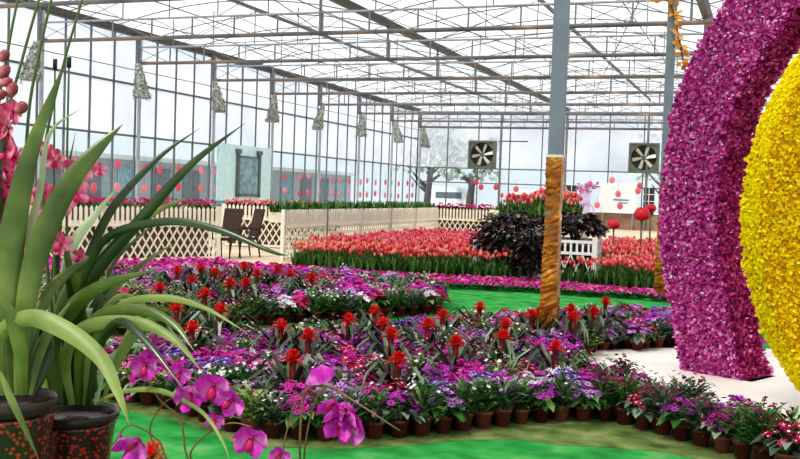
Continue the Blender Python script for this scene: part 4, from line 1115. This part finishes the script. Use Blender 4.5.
for a in A_: wleaf(potA, a[0], a[1], a[2], a[3]*px, a[4], tw=.5)
B_ = [
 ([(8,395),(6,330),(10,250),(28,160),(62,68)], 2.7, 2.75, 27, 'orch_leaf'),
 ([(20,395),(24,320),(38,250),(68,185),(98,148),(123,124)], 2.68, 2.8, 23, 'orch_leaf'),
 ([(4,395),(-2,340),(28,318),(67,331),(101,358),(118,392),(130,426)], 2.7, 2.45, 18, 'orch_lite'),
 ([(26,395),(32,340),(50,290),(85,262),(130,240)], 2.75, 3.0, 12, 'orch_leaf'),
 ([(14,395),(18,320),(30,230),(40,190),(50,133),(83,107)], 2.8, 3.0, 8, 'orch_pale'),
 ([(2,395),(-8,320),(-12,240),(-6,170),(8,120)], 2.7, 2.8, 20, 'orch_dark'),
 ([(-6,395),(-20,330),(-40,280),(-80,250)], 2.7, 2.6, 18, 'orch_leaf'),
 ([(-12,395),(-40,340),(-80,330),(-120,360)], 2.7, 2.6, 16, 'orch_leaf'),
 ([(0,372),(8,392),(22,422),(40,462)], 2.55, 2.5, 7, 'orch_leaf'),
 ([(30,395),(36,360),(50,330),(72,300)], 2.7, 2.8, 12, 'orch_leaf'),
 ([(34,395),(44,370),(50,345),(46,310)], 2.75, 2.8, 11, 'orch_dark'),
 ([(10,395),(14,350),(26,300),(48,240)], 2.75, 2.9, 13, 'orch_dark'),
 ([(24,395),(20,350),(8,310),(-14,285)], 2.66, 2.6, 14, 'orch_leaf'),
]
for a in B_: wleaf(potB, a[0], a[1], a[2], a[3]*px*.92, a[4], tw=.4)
def stem(root, pxs, d0, d1, r, mat, name, cap=None):
    n = len(pxs); pts = smooth_path([WD(x, y, d0+(d1-d0)*i/(n-1)) for i, (x, y) in enumerate(pxs)], 5); loc = root.location
    m = MB(); m.tube([p-loc for p in pts], [r*(1-.35*i/len(pts)) for i in range(len(pts))], 7); o = m.build(name, mat, root)
    if cap:
        e = pts[-1]-loc; m = MB(); m.tube([e-Vector((0,0,.012)), e+Vector((0,0,.022))], r*1.5, 8); m.build('stake_cap', cap, o)
    return o
sA = [stem(potB, [(10,392),(4,250),(-2,120),(8,50),(19,-8)], 2.8, 2.8, .0055, 'stake', 'flower_spike'),
      stem(potB, [(14,392),(6,220),(5,130),(22,60),(41,-8)], 2.85, 2.85, .006, 'stake', 'flower_spike'),
      stem(potB, [(22,392),(24,240),(28,120),(40,50),(53,-8)], 2.9, 2.9, .006, 'stake', 'flower_spike'),
      stem(potA, [(62,405),(46,250),(44,155),(62,70),(85,-10)], 3.0, 2.95, .0055, 'stake', 'flower_spike')]
stem(potA, [(58,405),(54,250),(54,160),(55,66)], 3.05, 3.1, .0045, 'stake', 'stake', 'stake_cap')
stem(potA, [(70,405),(67,250),(67,160),(69,64)], 3.08, 3.15, .005, 'stake', 'stake', 'stake_cap')
def bloom_me(seed, mat, lipmat, s=1.0, cup=.35, wide=1.0):
    q = random.Random(seed); m = MB()
    for i in range(5):
        a = PI/2+i*2*PI/5; d = Vector((math.cos(a), 0, math.sin(a))); L = .042*s*(1.05 if i in (0,) else 1); w = .026*s*wide*(1.25 if i in (1,4) else 1)
        m.leaf([Vector((0,0,0)), d*L*.5+Vector((0,-cup*L*.5,0)), d*L*.85+Vector((0,-cup*L*.9,0)), d*L+Vector((0,-cup*L*1.2,0))], [.006*s, w, w*.8, .004*s], side=Vector((-math.sin(a),0,math.cos(a))), fold=.2)
    m.leaf([Vector((0,-.004,0)), Vector((0,-.018*s,-.008*s)), Vector((0,-.026*s,-.02*s)), Vector((0,-.024*s,-.03*s))], [.008*s,.02*s,.022*s,.008*s], side=Vector((1,0,0)), fold=.5, mi=1)
    m.tube([(0,.002,0),(0,-.014*s,.006*s)], .004*s, 6, mi=1)
    return m.mesh('bloom', [mat, lipmat])
def bud_me(mat):
    m = MB(); m.lathe([(.002,-.02),(.009,-.014),(.0135,0),(.011,.012),(.003,.021)], 10); return m.mesh('bud', [mat])
BL = [bloom_me(1, 'orch_pink', 'orch_lip'), bloom_me(2, 'orch_pink', 'orch_lip', cup=.7)]; BU = bud_me('orch_bud'); BUP = bud_me('orch_pink')
def put(parent, root, me, x, y, d, s, rot, name):
    o = bpy.data.objects.new(name, me); COL.objects.link(o); o.parent = parent
    o.location = WD(x, y, d)-root.location; o.scale = (s,)*3; o.rotation_euler = rot; return o
for (x, y, s_) in [(4,56,1.0),(3,72,1.1),(6,82,.95),(12,90,1.1),(21,108,1.15),(0,95,1.0)]:
    put(sA[0], potB, BU, x, y, 2.75, s_*1.15, (random.uniform(-.4,.4), random.uniform(.4,1.3), 0), 'bud')
for (x, y, s_, r_) in [(3,122,1.1,.2),(4,150,1.1,-.4),(8,170,1.0,.6),(2,200,1.2,.2),(5,232,1.1,-.3),(14,262,1.1,.5),(30,270,.8,.1),(62,244,.7,.6),(12,142,.9,1.2),(14,112,.8,.3),(9,128,1.0,.7),(16,158,.9,-.2),(12,186,1.1,.4),(10,215,1.2,-.1),(18,232,1.0,.8),(24,200,.9,.2),(2,255,1.1,.3),(-6,180,1.1,0),(20,245,1.0,.9)]:
    put(sA[1], potB, BL[int(x) % 2], x, y, 2.82, s_*1.15, (r_*.5, r_, brz-.2), 'bloom')
for (x, y, s_, r_) in [(50,207,1.35,.3),(78,172,1.0,.5),(76,194,.95,-.4),(56,160,.7,.2),(48,150,.6,.9),(100,170,.45,0),(46,192,.9,1.0),(62,244,.75,-.2),(34,264,.9,.4),(98,262,.5,0),(80,256,.5,.5)]:
    put(sA[3], potA, BL[int(x) % 2], x, y, 3.06, s_*1.25, (r_*.5, r_, brz+.2), 'bloom')
for (x, y, s_) in [(47,152,.9),(58,158,.7),(30,140,.8),(34,246,.8)]: put(sA[3], potA, BUP, x, y, 3.02, s_, (.3,.8,0), 'bud')

# magenta moth orchid sprays at the bottom
potC, cc = orchid_pot('potted_moth_orchid', 215, 486, 2.85, .075, 'magenta moth orchid spray drooping before the green carpet, left part')
potD, cd = orchid_pot('potted_moth_orchid', 312, 490, 2.85, .07, 'magenta moth orchid whose stems arch over in front of brown pots')
c1 = stem(potC, [(212,480),(188,459),(180,420),(158,398),(146,372),(140,352)], 2.85, 2.8, .0035, 'spike', 'flower_spike')
c2 = stem(potC, [(214,480),(190,456),(211,431),(232,423),(252,427)], 2.82, 2.75, .003, 'spike', 'flower_spike')
c3 = stem(potC, [(214,480),(164,459),(150,430),(160,408),(172,398),(190,392)], 2.86, 2.85, .003, 'spike', 'flower_spike')
c4 = stem(potC, [(210,480),(170,462),(158,440),(130,425),(112,445)], 2.84, 2.8, .003, 'spike', 'flower_spike')
d1 = stem(potD, [(306,482),(300,459),(302,405),(307,390),(322,385),(349,398),(400,431)], 2.85, 2.75, .004, 'spike', 'flower_spike')
d2 = stem(potD, [(308,482),(304,459),(311,415),(322,390),(336,388),(346,400)], 2.88, 2.8, .0035, 'spike', 'flower_spike')
d3 = stem(potD, [(310,482),(284,459),(290,420),(300,395),(318,380)], 2.86, 2.8, .003, 'spike', 'flower_spike')
ML = [bloom_me(5, 'orch_mag', 'orch_lip', 1.0, .6, 1.55), bloom_me(6, 'orch_mag', 'orch_lip', 1.0, 1.2, 1.5)]
MBu = bud_me('orch_mag')
for sp, root, x, y, s_, r_ in [(c1,potC,146,364,.8,.2),(c1,potC,150,356,.6,.8),(c1,potC,181,371,.7,.5),(c3,potC,192,393,.8,-.3),(c3,potC,214,384,1.05,.2),(c3,potC,233,399,.9,.9),(c3,potC,216,418,.6,.4),
      (c2,potC,252,436,1.05,.3),(c4,potC,140,441,1.0,1.0),(c2,potC,281,453,.7,.5),(d1,potD,341,414,1.0,.2),(d1,potD,353,425,1.0,1.2),(d1,potD,335,402,.8,.8),(d2,potD,346,409,.7,-.4),(d1,potD,345,425,.9,.5)]:
    put(sp, root, ML[int(x+y) % 2], x, y, 2.78, s_*1.18, (.3+r_*.4, r_, brz+r_*.3), 'bloom')
for sp, root, x, y in [(c1,potC,128,398),(c2,potC,240,416),(d1,potD,374,415),(c4,potC,120,436)]: put(sp, root, MBu, x, y, 2.8, .5, (.5,.6,0), 'bud')
# one broad upper petal of the right spray
m = MB(); pts = [WD(306,384,2.78),(WD(314,378,2.76)),WD(324,374,2.75),WD(334,372,2.74)]; loc = potD.location
m.leaf([p-loc for p in pts], [.01,.045,.055,.02], side=[Vector((0,0,1))]*4, fold=.15); m.build('upper_petal', 'orch_mag', d3)
# small red bromeliad flower low in the foreground
rb = empty('potted_bromeliad', tuple(WD(152,474,2.9))); rb.location.z = BT; tag(rb, 'small scarlet bromeliad low in front of the green carpet', 'bromeliad')
m = MB(); m.lathe([(.035,0),(.045,.09),(.05,.09),(.05,.1),(.04,.1)], 14); m.build('pot', 'pot', rb)
zt_ = WD(152,452,2.9).z-BT; m = MB(); m.tube([(0,0,.08),(0,0,zt_)], .006, 5); m.build('flower_stem', 'brom_stem', rb)
m = MB()
for i in range(30):
    a = i*2.4; el = -.2+1.5*i/30; d = Vector((math.cos(a)*math.cos(el), math.sin(a)*math.cos(el), math.sin(el)))*.05; p = Vector((0,0,zt_-.01))
    m.leaf([p, p+d*.6, p+d], [.006,.014,.003])
m.build('flower_head', 'brom_red', rb)

# ------------------------------------------------------------------ light
w = bpy.data.worlds.new('world'); scn.world = w; w.use_nodes = True; nt = w.node_tree; nt.nodes.clear()
out = nt.nodes.new('ShaderNodeOutputWorld'); bg = nt.nodes.new('ShaderNodeBackground'); tc = nt.nodes.new('ShaderNodeTexCoord')
sp = nt.nodes.new('ShaderNodeSeparateXYZ'); cr = nt.nodes.new('ShaderNodeValToRGB')
nt.links.new(tc.outputs['Generated'], sp.inputs[0]); nt.links.new(sp.outputs['Z'], cr.inputs[0])
e = cr.color_ramp.elements; e[0].position = 0; e[0].color = (.80,.84,.88,1); e[1].position = .5; e[1].color = (.95,.975,1,1)
nt.links.new(cr.outputs[0], bg.inputs[0]); bg.inputs[1].default_value = 1.15; nt.links.new(bg.outputs[0], out.inputs[0])
sun = bpy.data.objects.new('sun', bpy.data.lights.new('sun', 'SUN')); COL.objects.link(sun)
sun.data.energy = 4.0; sun.data.angle = math.radians(12); sun.data.color = (1,.97,.9); sun.rotation_euler = (math.radians(34), math.radians(-14), 0)
scn.view_settings.view_transform = 'Standard'; scn.view_settings.look = 'Medium High Contrast'
scn.view_settings.exposure = -0.05
scn.cycles.transparent_max_bounces = 12; scn.cycles.max_bounces = 8
